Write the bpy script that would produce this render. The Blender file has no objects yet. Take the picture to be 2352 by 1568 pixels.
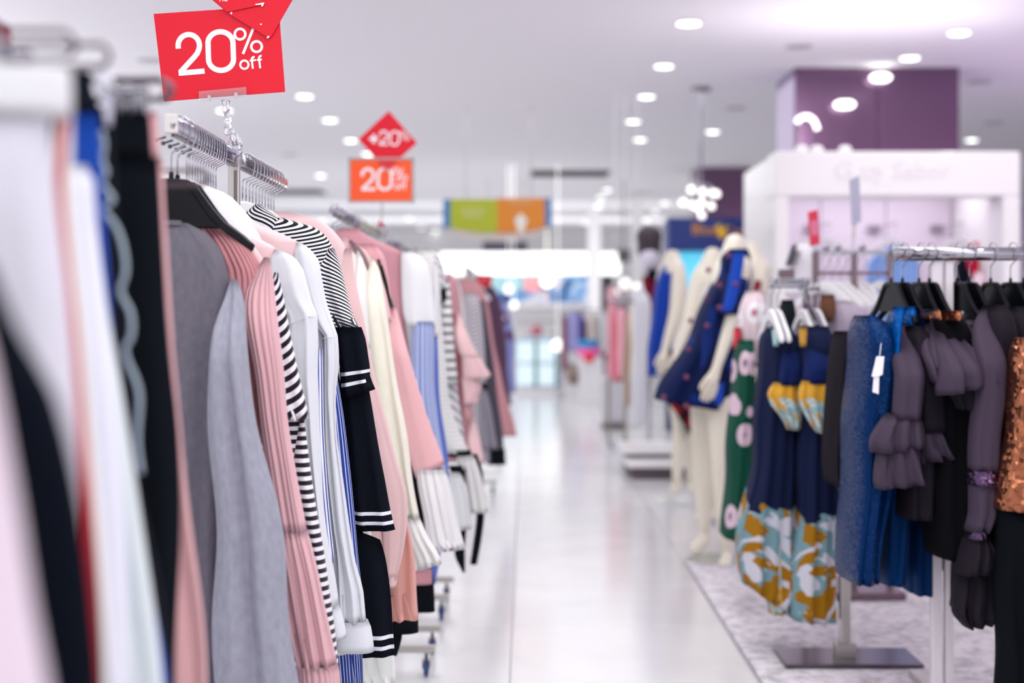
import bpy, bmesh, math, random
from mathutils import Vector
PI = math.pi
SC = bpy.context.scene
COL = SC.collection
random.seed(7)

# ------------------------------------------------------------------ camera
F, VX, VY, EYE = 3267.0, 1207.0, 711.0, 1.2      # focal length (px), vanishing point of the aisle, eye height
cd = bpy.data.cameras.new('camera'); cam = bpy.data.objects.new('camera', cd); COL.objects.link(cam)
cam.location = (0, 0, EYE); cam.rotation_euler = (PI/2, 0, 0)
cd.sensor_width = 36.0; cd.lens = 36.0*F/2352
cd.shift_x = (1176-VX)/2352.0; cd.shift_y = -(784-VY)/2352.0
cd.clip_start = .05; cd.clip_end = 200
cd.dof.use_dof = True; cd.dof.focus_distance = 3.12; cd.dof.aperture_fstop = 1.9
SC.camera = cam
# ------------------------------------------------------------------ world, exposure
W = bpy.data.worlds.new('world'); SC.world = W; W.use_nodes = True
bg = W.node_tree.nodes['Background']; bg.inputs[0].default_value = (.93, .94, 1.0, 1); bg.inputs[1].default_value = 1.15
SC.view_settings.view_transform = 'Standard'; SC.view_settings.look = 'None'
SC.view_settings.gamma = 1; SC.view_settings.use_curve_mapping = False
SC.view_settings.exposure = 0.0
CEIL = 3.2

def lamp(kind, name, loc, power, color=(1, 1, 1), size=.1, rot=(0, 0, 0), spot=None, sy=None):
    l = bpy.data.lights.new(name, kind); l.energy = power; l.color = color
    if kind == 'AREA':
        l.size = size
        if sy: l.shape = 'RECTANGLE'; l.size_y = sy
    else: l.shadow_soft_size = size
    if kind == 'SPOT': l.spot_size = spot or 2.2; l.spot_blend = .8
    o = bpy.data.objects.new(name, l); o.location = loc; o.rotation_euler = rot; COL.objects.link(o)
    return o
# soft area lights behind camera and over aisle; coloured spots added for right-hand tint
lamp('AREA', 'store_light_behind', (1.5, -1.5, 3.1), 26, (1, .98, .96), 3.0, (math.radians(40), 0, 0), sy=1.5)
lamp('AREA', 'aisle_light', (.35, 4.0, 3.15), 85, (1, .98, .97), 1.2, (0, 0, 0), sy=7)
lamp('AREA', 'far_aisle_light', (.2, 17.0, 3.15), 160, (1, 1, 1), 4, (0, 0, 0), sy=14)
lamp('SPOT', 'pink_wash_fill', (4.2, 5.6, .1), 75, (1, .5, .82), .3, (PI, 0, 0), 2.6)  # added to tint the right side pink, no fitting there
lamp('SPOT', 'violet_wash_fill', (5.2, 11.0, 1.2), 70, (.8, .6, 1), .3, (PI, 0, 0), 2.7)  # added violet tint for the pillar side, no fitting there

# unseen upward area lights added to brighten the ceiling
lamp('AREA', 'added_uplight_left', (-5.5, 6, 2.0), 220, (1, .99, .99), 1.5, (PI, 0, 0), sy=16)
lamp('AREA', 'added_uplight_behind', (0, -2.0, 2.0), 115, (1, .99, .98), 6, (PI, 0, 0), sy=1.5)
lamp('AREA', 'added_uplight_right', (6.5, 5, 1.6), 46, (1, .6, .88), 1.5, (PI, 0, 0), sy=10)
lamp('AREA', 'added_uplight_boutique', (2.4, 9.6, 2.32), 9, (1, .95, 1), 1.4, (PI, 0, 0), sy=.6)
lamp('AREA', 'added_uplight_far', (-1, 24, 1.2), 120, (1, 1, 1), 16, (PI, 0, 0), sy=10)
lamp('AREA', 'added_uplight_far_left', (-7.5, 18, 2.0), 120, (1, 1, 1), 2, (PI, 0, 0), sy=12)
lamp('AREA', 'far_wall_fill', (-1, 26, 1.9), 80, (1, 1, 1), 10, (PI/2, 0, 0), sy=.5)  # unseen, added to brighten the far wall
lamp('AREA', 'added_uplight_shopfront', (0, 31.6, 2.3), 110, (1, 1, 1), 14, (math.radians(150), 0, 0), sy=1)  # unseen, added to lift the dark band above the shopfront
lamp('AREA', 'boutique_inner_fill', (2.4, 9.75, 2.1), 7, (1, .95, .99), 1.2, (0, 0, 0), sy=.5)  # added to lighten the boutique interior
lamp('SPOT', 'header_wash_fill', (2.8, 7.2, 3.1), 90, (1, .97, .98), .15, (math.radians(58), 0, 0), 1.6)  # unseen spot added to brighten the boutique header
# ------------------------------------------------------------------ helpers
def S(Y): return F/Y
def WX(px, Y): return (px-VX)*Y/F
def WZ(py, Y): return EYE-(py-VY)*Y/F
def WP(px, py, Y): return Vector((WX(px, Y), Y, WZ(py, Y)))
def lin(c):
    return tuple((v/255/12.92 if v/255 <= .04045 else ((v/255+.055)/1.055)**2.4) for v in c[:3])+(1,)

class MB:
    def __init__(s): s.v = []; s.f = []; s.uv = []
    def add(s, vs, fs):
        b = len(s.v); s.v += [tuple(v) for v in vs]; s.f += [tuple(b+i for i in f) for f in fs]
    def box(s, c, d, rz=0):
        x, y, z = c; a, b, h = d[0]/2, d[1]/2, d[2]/2; co, si = math.cos(rz), math.sin(rz)
        vs = []
        for k in (-h, h):
            for i, j in ((-a, -b), (a, -b), (a, b), (-a, b)):
                vs.append((x+i*co-j*si, y+i*si+j*co, z+k))
        s.add(vs, [(3, 2, 1, 0), (4, 5, 6, 7), (0, 1, 5, 4), (1, 2, 6, 5), (2, 3, 7, 6), (3, 0, 4, 7)]); return s
    def tube(s, pts, r, n=8, closed=False, flat=None):
        pts = [Vector(p) for p in pts]; m = len(pts); vs = []; fs = []
        up = None
        for i, p in enumerate(pts):
            a = pts[(i-1) % m] if closed or i else pts[0]; b = pts[(i+1) % m] if closed or i < m-1 else pts[-1]
            t = (b-a)
            if t.length < 1e-9: t = Vector((0, 0, 1))
            t.normalize()
            if up is None: up = t.cross(Vector((0, 1, 0))) if abs(t.y) < .9 else t.cross(Vector((1, 0, 0)))
            up = up-t*up.dot(t)
            if up.length < 1e-6: up = t.orthogonal()
            up.normalize(); w = t.cross(up)
            rr = r[i] if isinstance(r, (list, tuple)) else r
            for k in range(n):
                an = 2*PI*k/n
                vs.append(p+up*math.cos(an)*rr+w*math.sin(an)*rr*(flat or 1))
        for i in range(m if closed else m-1):
            for k in range(n):
                j = (i+1) % m; fs.append((i*n+k, i*n+(k+1) % n, j*n+(k+1) % n, j*n+k))
        if not closed: fs += [tuple(range(n-1, -1, -1)), tuple((m-1)*n+k for k in range(n))]
        s.add(vs, fs); return s
    def lathe(s, c, prof, n=20, axis='z'):
        vs = []; fs = []
        for r, h in prof:
            for k in range(n):
                a = 2*PI*k/n; x, y = r*math.cos(a), r*math.sin(a)
                vs.append((c[0]+x, c[1]+y, c[2]+h) if axis == 'z' else (c[0]+x, c[1]+h, c[2]+y) if axis == 'y' else (c[0]+h, c[1]+x, c[2]+y))
        for i in range(len(prof)-1):
            for k in range(n): fs.append((i*n+k, i*n+(k+1) % n, (i+1)*n+(k+1) % n, (i+1)*n+k))
        fs += [tuple(range(n-1, -1, -1)), tuple((len(prof)-1)*n+k for k in range(n))]
        s.add(vs, fs); return s
    def prism(s, poly, y0, y1, bev=0):   # polygon in XZ extruded in Y
        n = len(poly)
        vs = [(x, y0, z) for x, z in poly]+[(x, y1, z) for x, z in poly]
        fs = [tuple(range(n)), tuple(range(2*n-1, n-1, -1))]+[(i, i+n, (i+1) % n+n, (i+1) % n) for i in range(n)]
        s.add(vs, fs); return s

def setp(o, label=None, cat=None, group=None, kind=None):
    if label: o['label'] = label
    if cat: o['category'] = cat
    if group: o['group'] = group
    if kind: o['kind'] = kind
    return o
def base_of(p):
    v = Vector((0, 0, 0))
    while p is not None: v = v+Vector(p.location); p = p.parent
    return v
def obj(name, mb, mat, parent=None, smooth=False, bevel=0, origin=None, label=None, fixn=True):
    me = bpy.data.meshes.new(name)
    o0 = base_of(parent) if parent is not None else Vector(origin or (0, 0, 0))
    me.from_pydata([tuple(Vector(v)-o0) for v in mb.v], [], mb.f)
    if mb.uv:
        for li in range(len(mb.uv)):
            lay = me.uv_layers.new(name='UVMap' if li == 0 else 'Nrm')
            flat = []
            for fc in mb.uv[li]:
                for u in fc: flat += [u[0], u[1]]
            lay.data.foreach_set('uv', flat)
    if fixn:
        b = bmesh.new(); b.from_mesh(me); bmesh.ops.recalc_face_normals(b, faces=b.faces); b.to_mesh(me); b.free()
    if smooth: me.polygons.foreach_set('use_smooth', [True]*len(me.polygons))
    me.materials.append(mat); me.update()
    o = bpy.data.objects.new(name, me); COL.objects.link(o)
    if parent is not None: o.parent = parent
    else: o.location = o0
    if bevel:
        m = o.modifiers.new('bevel', 'BEVEL'); m.width = bevel; m.segments = 2; m.limit_method = 'ANGLE'
    if label: o['label'] = label
    return o
def thing(name, label, cat, loc=(0, 0, 0), group=None):
    o = bpy.data.objects.new(name, None); COL.objects.link(o); o.location = loc; o.empty_display_size = .05
    return setp(o, label, cat, group)
def copy_tree(o, parent=None):
    c = o.copy(); COL.objects.link(c); c.parent = parent
    for ch in list(o.children): copy_tree(ch, c)
    return c

# ------------------------------------------------------------------ materials
def M_(name):
    m = bpy.data.materials.new(name); m.use_nodes = True; nt = m.node_tree
    return m, nt, nt.nodes['Principled BSDF']
def nd(nt, t, **k):
    n = nt.nodes.new(t)
    for a, b in k.items(): setattr(n, a, b)
    return n
def plain(name, c, rough=.5, metal=0, spec=.5, emit=None, es=1, trans=0, coat=0, noise=0, alpha=1, linear=None):
    m, nt, b = M_(name)
    b.inputs['Base Color'].default_value = linear or lin(c); b.inputs['Roughness'].default_value = rough
    b.inputs['Metallic'].default_value = metal; b.inputs['Specular IOR Level'].default_value = spec
    b.inputs['Transmission Weight'].default_value = trans; b.inputs['Coat Weight'].default_value = coat
    if emit is not None:
        b.inputs['Emission Color'].default_value = lin(emit); b.inputs['Emission Strength'].default_value = es
    if noise:
        n = nd(nt, 'ShaderNodeTexNoise'); n.inputs['Scale'].default_value = 14; tc = nd(nt, 'ShaderNodeTexCoord')
        nt.links.new(tc.outputs['Object'], n.inputs['Vector'])
        bp = nd(nt, 'ShaderNodeBump'); bp.inputs['Strength'].default_value = noise; bp.inputs['Distance'].default_value = .01
        nt.links.new(n.outputs['Fac'], bp.inputs['Height']); nt.links.new(bp.outputs[0], b.inputs['Normal'])
    if alpha < 1: b.inputs['Alpha'].default_value = alpha
    return m
def mth(nt, op, a, b=None, c=None):
    n = nd(nt, 'ShaderNodeMath', operation=op)
    for i, v in enumerate((a, b, c)):
        if v is None: continue
        if isinstance(v, (int, float)): n.inputs[i].default_value = v
        else: nt.links.new(v, n.inputs[i])
    return n.outputs[0]
def mixc(nt, fac, a, b):
    n = nd(nt, 'ShaderNodeMix', data_type='RGBA')
    if isinstance(fac, float): n.inputs[0].default_value = fac
    else: nt.links.new(fac, n.inputs[0])
    for i, v in ((6, a), (7, b)):
        if isinstance(v, tuple): n.inputs[i].default_value = v
        else: nt.links.new(v, n.inputs[i])
    return n.outputs[2]
_fc = {}
def fab(c, stripe=None, ribs=None, heather=0, sequin=None, ramp=None, floral=None, rough=.85, weave=1, wr=.25, sheen=.25, dots=None, bands=None):
    """woven or knitted cloth. stripe=(colour, angle deg, period m, duty); ribs=period m; ramp=[(pos,colour)] across the width"""
    key = repr((c, stripe, ribs, heather, sequin, ramp, floral, rough, weave, wr, dots, bands))
    if key in _fc: return _fc[key]
    m, nt, b = M_('fabric'); L = nt.links.new
    uv = nd(nt, 'ShaderNodeUVMap', uv_map='UVMap'); sx = nd(nt, 'ShaderNodeSeparateXYZ'); L(uv.outputs[0], sx.inputs[0])
    u, v = sx.outputs[0], sx.outputs[1]; col = lin(c); hts = []
    if ramp:
        un = nd(nt, 'ShaderNodeUVMap', uv_map='Nrm'); s2 = nd(nt, 'ShaderNodeSeparateXYZ'); L(un.outputs[0], s2.inputs[0])
        r = nd(nt, 'ShaderNodeValToRGB'); r.color_ramp.interpolation = 'CONSTANT'
        e = r.color_ramp.elements
        while len(e) < len(ramp): e.new(.5)
        for i, (p, cc) in enumerate(ramp): e[i].position = p; e[i].color = lin(cc)
        L(s2.outputs[0], r.inputs[0]); col = r.outputs[0]
    if stripe:
        for st in ([stripe] if not isinstance(stripe, list) else stripe):
            c2, ang, per, duty = st; a = math.radians(ang)
            t = mth(nt, 'ADD', mth(nt, 'MULTIPLY', u, math.sin(a)/per), mth(nt, 'MULTIPLY', v, math.cos(a)/per))
            fr = mth(nt, 'FRACT', t)
            k = mth(nt, 'LESS_THAN', fr, duty)
            col = mixc(nt, k, col, lin(c2))
    if floral:
        c2, c3, c4, sc, thr = floral
        un = nd(nt, 'ShaderNodeUVMap', uv_map='Nrm'); s2 = nd(nt, 'ShaderNodeSeparateXYZ'); L(un.outputs[0], s2.inputs[0])
        n1 = nd(nt, 'ShaderNodeTexNoise'); n1.inputs['Scale'].default_value = sc; n1.inputs['Distortion'].default_value = 1.2; L(uv.outputs[0], n1.inputs[0])
        n2 = nd(nt, 'ShaderNodeTexNoise'); n2.inputs['Scale'].default_value = sc*1.7; n2.inputs['Distortion'].default_value = .8
        mp = nd(nt, 'ShaderNodeMapping'); mp.inputs[1].default_value = (3.1, 7.7, 0); L(uv.outputs[0], mp.inputs[0]); L(mp.outputs[0], n2.inputs[0])
        mask = mth(nt, 'GREATER_THAN', mth(nt, 'ADD', s2.outputs[1], mth(nt, 'MULTIPLY', mth(nt, 'SUBTRACT', n1.outputs[0], .5), .55)), thr)
        pc = mixc(nt, mth(nt, 'GREATER_THAN', n2.outputs[0], .5), lin(c2), lin(c3))
        pc = mixc(nt, mth(nt, 'GREATER_THAN', mth(nt, 'ABSOLUTE', mth(nt, 'SUBTRACT', n1.outputs[0], .5)), .085), pc, lin(c4))
        col = mixc(nt, mask, col, pc)
    if dots:
        c2, c3, sc, r0 = dots
        vo = nd(nt, 'ShaderNodeTexVoronoi'); vo.inputs['Scale'].default_value = sc; L(uv.outputs[0], vo.inputs[0])
        col = mixc(nt, mth(nt, 'LESS_THAN', vo.outputs[0], r0), col, lin(c2))
        col = mixc(nt, mth(nt, 'LESS_THAN', vo.outputs[0], r0*.35), col, lin(c3))
    if bands:
        for v0, v1, cb in bands:
            k = mth(nt, 'MULTIPLY', mth(nt, 'GREATER_THAN', v, v0), mth(nt, 'LESS_THAN', v, v1))
            col = mixc(nt, k, col, lin(cb))
    if heather:
        n = nd(nt, 'ShaderNodeTexNoise'); n.inputs['Scale'].default_value = 120; n.inputs['Detail'].default_value = 3
        mp = nd(nt, 'ShaderNodeMapping'); mp.inputs[3].default_value = (1, .35, 1); L(uv.outputs[0], mp.inputs[0]); L(mp.outputs[0], n.inputs[0])
        f = mth(nt, 'MULTIPLY', mth(nt, 'SUBTRACT', n.outputs[0], .5), heather)
        hs = nd(nt, 'ShaderNodeHueSaturation')
        L(mth(nt, 'ADD', f, 1.0), hs.inputs['Value'])
        if isinstance(col, tuple): hs.inputs['Color'].default_value = col
        else: L(col, hs.inputs['Color'])
        col = hs.outputs[0]
    if isinstance(col, tuple): b.inputs['Base Color'].default_value = col
    else: L(col, b.inputs['Base Color'])
    b.inputs['Roughness'].default_value = rough; b.inputs['Specular IOR Level'].default_value = .22 if max(c) > 110 else .06
    b.inputs['Sheen Weight'].default_value = sheen*min(1, (max(c)/255)**3+.02); b.inputs['Sheen Roughness'].default_value = .5
    bps = None
    def bump(h, st, dist):
        nonlocal bps
        bp = nd(nt, 'ShaderNodeBump'); bp.inputs['Strength'].default_value = st; bp.inputs['Distance'].default_value = dist
        L(h, bp.inputs['Height'])
        if bps is not None: L(bps, bp.inputs['Normal'])
        bps = bp.outputs[0]
    if wr:
        n = nd(nt, 'ShaderNodeTexNoise'); n.inputs['Scale'].default_value = 9; n.inputs['Detail'].default_value = 2
        mp = nd(nt, 'ShaderNodeMapping'); mp.inputs[3].default_value = (1, .4, 1); L(uv.outputs[0], mp.inputs[0]); L(mp.outputs[0], n.inputs[0])
        bump(n.outputs[0], wr, .03)
    if ribs: bump(mth(nt, 'SINE', mth(nt, 'MULTIPLY', u, 2*PI/ribs)), .75, ribs*.22)
    if weave:
        w = mth(nt, 'MULTIPLY', mth(nt, 'SINE', mth(nt, 'MULTIPLY', u, 2*PI/.0028)), mth(nt, 'SINE', mth(nt, 'MULTIPLY', v, 2*PI/.0024)))
        bump(w, .35*weave, .0005)
    if sequin:
        vo = nd(nt, 'ShaderNodeTexVoronoi'); vo.inputs['Scale'].default_value = sequin; L(uv.outputs[0], vo.inputs[0])
        wn = nd(nt, 'ShaderNodeTexWhiteNoise', noise_dimensions='3D'); L(vo.outputs['Position'], wn.inputs[0])
        nm = nd(nt, 'ShaderNodeVectorMath', operation='SUBTRACT'); nm.inputs[1].default_value = (.5, .5, .5); L(wn.outputs['Color'], nm.inputs[0])
        sc = nd(nt, 'ShaderNodeVectorMath', operation='SCALE'); sc.inputs['Scale'].default_value = .8 if c[0] > 90 else .5; L(nm.outputs[0], sc.inputs[0])
        ge = nd(nt, 'ShaderNodeNewGeometry'); ad = nd(nt, 'ShaderNodeVectorMath', operation='ADD'); L(ge.outputs['Normal'], ad.inputs[0]); L(sc.outputs[0], ad.inputs[1])
        no = nd(nt, 'ShaderNodeVectorMath', operation='NORMALIZE'); L(ad.outputs[0], no.inputs[0]); bps = no.outputs[0]
        b.inputs['Metallic'].default_value = 1 if c[0] > 90 else .35; b.inputs['Specular IOR Level'].default_value = .12; b.inputs['Roughness'].default_value = .3; b.inputs['Sheen Weight'].default_value = 0
    if bps is not None: L(bps, b.inputs['Normal'])
    _fc[key] = m; return m

CHROME = plain('chrome', (172, 170, 178), .10, 1)
CHROME_D = plain('chrome_dark', (98, 90, 98), .2, 1)
STEEL = plain('brushed_steel', (190, 186, 182), .32, 1)
WHITE_PL = plain('white_plastic', (238, 238, 240), .35, coat=.2)
BLACK_PL = plain('black_plastic', (6, 9, 15), .25, spec=.22, coat=.03)
CLEAR = plain('clear_acrylic', (250, 250, 255), .04, trans=.92, spec=.6)
RED = plain('red_card', (224, 22, 46), .42, spec=.3)
ORANGE = plain('orange_card', (255, 96, 48), .45, spec=.3)
PRINT = plain('white_print', (246, 244, 250), .5)
INK = plain('blue_ink', (40, 50, 80), .5)
CREAM = plain('mannequin_cream', (236, 230, 212), .38, coat=.3)
WALL = plain('white_wall', (228, 226, 228), .7)
WHITE_L = plain('white_lacquer', (240, 238, 240), .35, coat=.2)
LENS = plain('lit_lens', (255, 255, 250), .4, emit=(250, 255, 246), es=4)
BULB = plain('lit_bulb', (255, 255, 250), .4, emit=(255, 252, 246), es=1.6)

# ------------------------------------------------------------------ cloth surface
def interp(rows, z):
    # rows: list of (z, vals...) z descending ; smooth monotone-ish interpolation
    n = len(rows)
    if z >= rows[0][0]: return rows[0][1:]
    if z <= rows[-1][0]: return rows[-1][1:]
    i = 0
    while rows[i+1][0] > z: i += 1
    a, b = rows[i], rows[i+1]; h = b[0]-a[0]; t = (z-a[0])/h
    out = []
    for k in range(1, len(a)):
        d = (b[k]-a[k])/h
        def slope(j):
            if j <= 0 or j >= n-1: return d if (j in (i, i+1)) else 0
            d1 = (rows[j][k]-rows[j-1][k])/(rows[j][0]-rows[j-1][0]); d2 = (rows[j+1][k]-rows[j][k])/(rows[j+1][0]-rows[j][0])
            if d1*d2 <= 0: return 0
            return 2*d1*d2/(d1+d2)
        m0, m1 = slope(i), slope(i+1)
        out.append((2*t**3-3*t*t+1)*a[k]+(t**3-2*t*t+t)*h*m0+(-2*t**3+3*t*t)*b[k]+(t**3-t*t)*h*m1)
    return tuple(out)
def loft(name, Y, rows, mat, parent, T=.03, n=0, amp=.006, seed=0, N=44, step=.022, zb=None, wide=None, px=True, label=None,
         topT=.35, rise=.07, tilt=0, grow=.5, power=2.4, flare=0, origin=None, dy=0.0, blend=False):
    """hanging cloth: rows of (left px, right px, y px) at depth Y; with wide=metres rows are (right px, y px)"""
    R = []; Y0_ = Y; Y = Y+dy
    for r in rows:
        if wide is not None and len(r) == 2:
            x1 = WX(r[0], Y) if px else r[0]; z = WZ(r[1], Y) if px else r[1]; x0 = x1-wide
        else:
            x0 = WX(r[0], Y) if px else r[0]; x1 = WX(r[1], Y) if px else r[1]; z = WZ(r[2], Y) if px else r[2]
        R.append([z, x0, x1])
    for i in range(1, len(R)):
        if R[i][0] >= R[i-1][0]-1e-4: R[i][0] = R[i-1][0]-.002
    if zb is not None and R[-1][0] > zb+.02:
        a, b = R[-2], R[-1]; k = (b[0]-zb)/(a[0]-b[0])*.6
        R.append([zb, b[1]+(b[1]-a[1])*k, b[2]+(b[2]-a[2])*k])
    rnd = random.Random(seed*77+11); p1, p2, p3 = [rnd.uniform(0, 6.28) for _ in range(3)]
    ztop, zbot = R[0][0], R[-1][0]; H = ztop-zbot
    nr = max(4, int(H/step)+1)
    zs = [ztop-H*(i/nr) for i in range(nr+1)]
    for r in R[1:-1]:
        zs.append(r[0])
    zs = sorted(set(round(z, 5) for z in zs), reverse=True)
    m = MB(); per = []
    rings = []
    for z in zs:
        x0, x1 = interp([tuple(r) for r in R], z)
        v = max(0.0, ztop-z); vn = v/H
        t = T*(topT+(1-topT)*min(1, v/rise)**.5) if v < rise else T
        t *= (1+flare*vn)
        bl = 1.0
        if blend:
            q_ = min(1, v/.16); bl = q_*q_*(3-2*q_); t = T*(.5+.5*bl)
            q2_ = min(1, v/.11); x0 = x0+(x1-x0)*.8*(1-q2_)**2
        Yc = Y0_+dy*bl
        g = min(1, (v/max(H, .01)))**grow
        cx, w = (x0+x1)/2, max(.002, (x1-x0)/2)
        ring = []
        for k in range(N):
            a = 2*PI*k/N; c_, s_ = math.cos(a), math.sin(a)
            ex = math.copysign(abs(c_)**(2/power), c_); ey = math.copysign(abs(s_)**(2/power), s_)
            x = cx+w*ex; y = t*ey
            if n:
                ph = 2*PI*n*(ex*.5+.5)
                f = math.sin(ph+p1+.7*math.sin(2.1*vn+p2))+.45*math.sin(1.73*ph+p2+vn*1.5)+.2*math.sin(3.1*ph+p3)
                y += amp*g*f*(1 if s_ <= 0 else .8); x += amp*.35*g*math.sin(ph*.5+p3+v*9)*abs(c_)
            x += amp*.5*math.sin(v*17+p1)*abs(c_)*g*(1 if n else .3)
            zz = z+tilt*vn**2*(ex)*1.0
            ring.append((x, Yc+y, zz))
        rings.append((ring, v, vn))
        per.append(4*w*.9+2*t)
    pm = sum(per)/len(per)
    nR = len(rings)
    for ring, v, vn in rings: m.v += ring
    # inner hem
    iu = len(rings)-1
    while iu > 0 and rings[iu][1] > H-min(.05, H*.6): iu -= 1
    for src_, k_, dz in ((rings[-1][0], .95, .002), (rings[iu][0], .85, 0)):
        lc = sum((Vector(p) for p in src_), Vector())/N
        for p in src_:
            q = Vector(p); q2 = lc+(q-lc)*k_; q2.z = q.z+dz; m.v.append(tuple(q2))
    uv0 = []; uv1 = []
    tot = nR+2
    for i in range(tot-1):
        va = rings[min(i, nR-1)][1]; vb = rings[min(i+1, nR-1)][1]
        na = rings[min(i, nR-1)][2]; nb = rings[min(i+1, nR-1)][2]
        for k in range(N):
            k2 = (k+1) % N
            m.f.append((i*N+k, (i+1)*N+k, (i+1)*N+k2, i*N+k2))
            ua, ub = pm*k/N, pm*(k+1)/N
            uv0.append([(ua, va), (ua, vb), (ub, vb), (ub, va)])
            xa = .5+.5*math.copysign(abs(math.cos(2*PI*k/N))**(2/power), math.cos(2*PI*k/N)); xb = .5+.5*math.copysign(abs(math.cos(2*PI*k2/N))**(2/power), math.cos(2*PI*k2/N))
            uv1.append([(xa, na), (xa, nb), (xb, nb), (xb, na)])
    m.f.append(tuple(range(N-1, -1, -1))); uv0.append([(0, 0)]*N); uv1.append([(.5, 0)]*N)
    m.f.append(tuple((tot-1)*N+k for k in range(N))); uv0.append([(0, 1)]*N); uv1.append([(.5, 1)]*N)
    m.uv = [uv0, uv1]
    return obj(name, m, mat, parent, smooth=True, label=label, fixn=False, origin=origin)
def garment(name, label, cat, Y, px, py, group=None):
    return thing(name, label, cat, (WX(px, Y), Y, WZ(py, Y)), group)

# ================================================================== SETTING
def tile_mat():
    m, nt, b = M_('polished_tile'); L = nt.links.new
    tc = nd(nt, 'ShaderNodeNewGeometry'); n = nd(nt, 'ShaderNodeTexNoise'); n.inputs['Scale'].default_value = 1.6; n.inputs['Detail'].default_value = 5; n.inputs['Distortion'].default_value = 1.5
    L(tc.outputs['Position'], n.inputs['Vector'])
    L(mixc(nt, n.outputs[0], lin((206, 206, 210)), lin((232, 231, 232))), b.inputs['Base Color'])
    b.inputs['Roughness'].default_value = .16; b.inputs['Specular IOR Level'].default_value = .4
    n2 = nd(nt, 'ShaderNodeTexNoise'); n2.inputs['Scale'].default_value = 1.1; L(tc.outputs['Position'], n2.inputs['Vector'])
    bp = nd(nt, 'ShaderNodeBump'); bp.inputs['Strength'].default_value = .06; bp.inputs['Distance'].default_value = .02; L(n2.outputs[0], bp.inputs['Height']); L(bp.outputs[0], b.inputs['Normal'])
    return m
TILE = tile_mat()
fl = obj('floor', MB().box((-1, 17, -.03), (24, 44, .044)), plain('grout', (196, 196, 202), .5)); setp(fl, kind='structure')
tm = MB().box((0, 0, 0), (.797, .797, .012)); t0 = obj('tile', tm, TILE, fl, origin=None, bevel=.002)
me0 = t0.data
b_ = bmesh.new(); b_.from_mesh(me0)
bmesh.ops.translate(b_, verts=b_.verts, vec=Vector(fl.location)); b_.to_mesh(me0); b_.free()
first = True
for iy in range(33):
    for ix in range(9):
        x = .75-.4-.8*ix; y = .2+.8*iy
        if ix > 6: continue
        if first: t = t0; first = False
        else: t = t0.copy(); COL.objects.link(t); t.parent = fl
        t.location = (x, y, -.006)
for iy in range(13):
    for ix in range(5):
        t = t0.copy(); COL.objects.link(t); t.parent = fl; t.location = (.75+.4+.8*ix, 6.7+.4+.8*iy, -.006)
fr = obj('tile', MB().box((7.4, 11.9, -.005), (5.2, 10.35, .01)).box((5.4, 27.3, -.005), (9.28, 20, .01)), TILE, fl); setp(fr, kind='stuff')

def carpet_mat():
    m, nt, b = M_('carpet_pile'); L = nt.links.new
    tc = nd(nt, 'ShaderNodeNewGeometry'); n = nd(nt, 'ShaderNodeTexNoise'); n.inputs['Scale'].default_value = 22; n.inputs['Detail'].default_value = 6; n.inputs['Roughness'].default_value = .7
    L(tc.outputs['Position'], n.inputs['Vector'])
    r = nd(nt, 'ShaderNodeValToRGB'); r.color_ramp.elements[0].position = .36; r.color_ramp.elements[0].color = lin((172, 168, 174)); r.color_ramp.elements[1].position = .56; r.color_ramp.elements[1].color = lin((228, 224, 230))
    L(n.outputs[0], r.inputs[0]); L(r.outputs[0], b.inputs['Base Color']); b.inputs['Roughness'].default_value = .95
    bp = nd(nt, 'ShaderNodeBump'); bp.inputs['Strength'].default_value = .6; bp.inputs['Distance'].default_value = .01; L(n.outputs[0], bp.inputs['Height']); L(bp.outputs[0], b.inputs['Normal'])
    return m
cp = obj('carpet', MB().box((4.9, 3.3, .004), (8.28, 6.8, .016)), carpet_mat()); setp(cp, 'mottled pale grey carpet under the racks right of the tiled aisle', 'carpet')
ce = obj('ceiling', MB().box((-1, 17, CEIL+.1), (24, 44, .2)), plain('ceiling_paint', (246, 244, 248), .85)); setp(ce, kind='structure')
wf = obj('wall_far', MB().box((-1, 36.1, 1.6), (24, .2, 3.2)), WALL); setp(wf, kind='structure')
wr_ = obj('wall_right', MB().box((9.6, 22, 1.6), (.2, 28, 3.2)), plain('lilac_wall', (206, 190, 222), .7)); setp(wr_, kind='structure')
dr = obj('door_1', MB().box((WX(1396, 33), 33.4, 1.0), (.34, .06, 2.1)), plain('dark_door', (52, 50, 62), .5)); setp(dr, kind='structure')
obj('door_frame', MB().box((WX(1378, 33)-.02, 33.4, 1.08), (.06, .1, 2.2)).box((WX(1415, 33), 33.4, 1.08), (.06, .1, 2.2)), WHITE_L, dr)

# pillar clad in purple mirror laminate
PUR = plain('plum_mirror_laminate', (116, 88, 116), .16, .7, noise=.03)
xa, xb, ya, yb = WX(1826, 11.75), WX(2204, 11.75), 11.75, 12.6
pl = thing('pillar', 'wide plum mirror-clad pillar rising behind the white boutique header', 'pillar', ((xa+xb)/2, 12.1, 0)); pl['kind'] = 'structure'
w_ = (xb-xa)/2
for k in range(2):
    obj('cladding_panel', MB().box((xa+w_*(k+.5), ya+.02, 1.6), (w_-.006, .04, 3.2)), PUR, pl, bevel=.004)
obj('side_panel', MB().box((xa+.02, (ya+yb)/2+.02, 1.6), (.04, yb-ya-.04, 3.2)), plain('lilac_laminate', (150, 130, 172), .3, .3), pl)
obj('side_panel', MB().box((xb-.02, (ya+yb)/2+.02, 1.6), (.04, yb-ya-.04, 3.2)), PUR, pl)
obj('core', MB().box(((xa+xb)/2, (ya+yb)/2+.03, 1.6), (xb-xa-.1, yb-ya-.08, 3.2)), WALL, pl)
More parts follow.
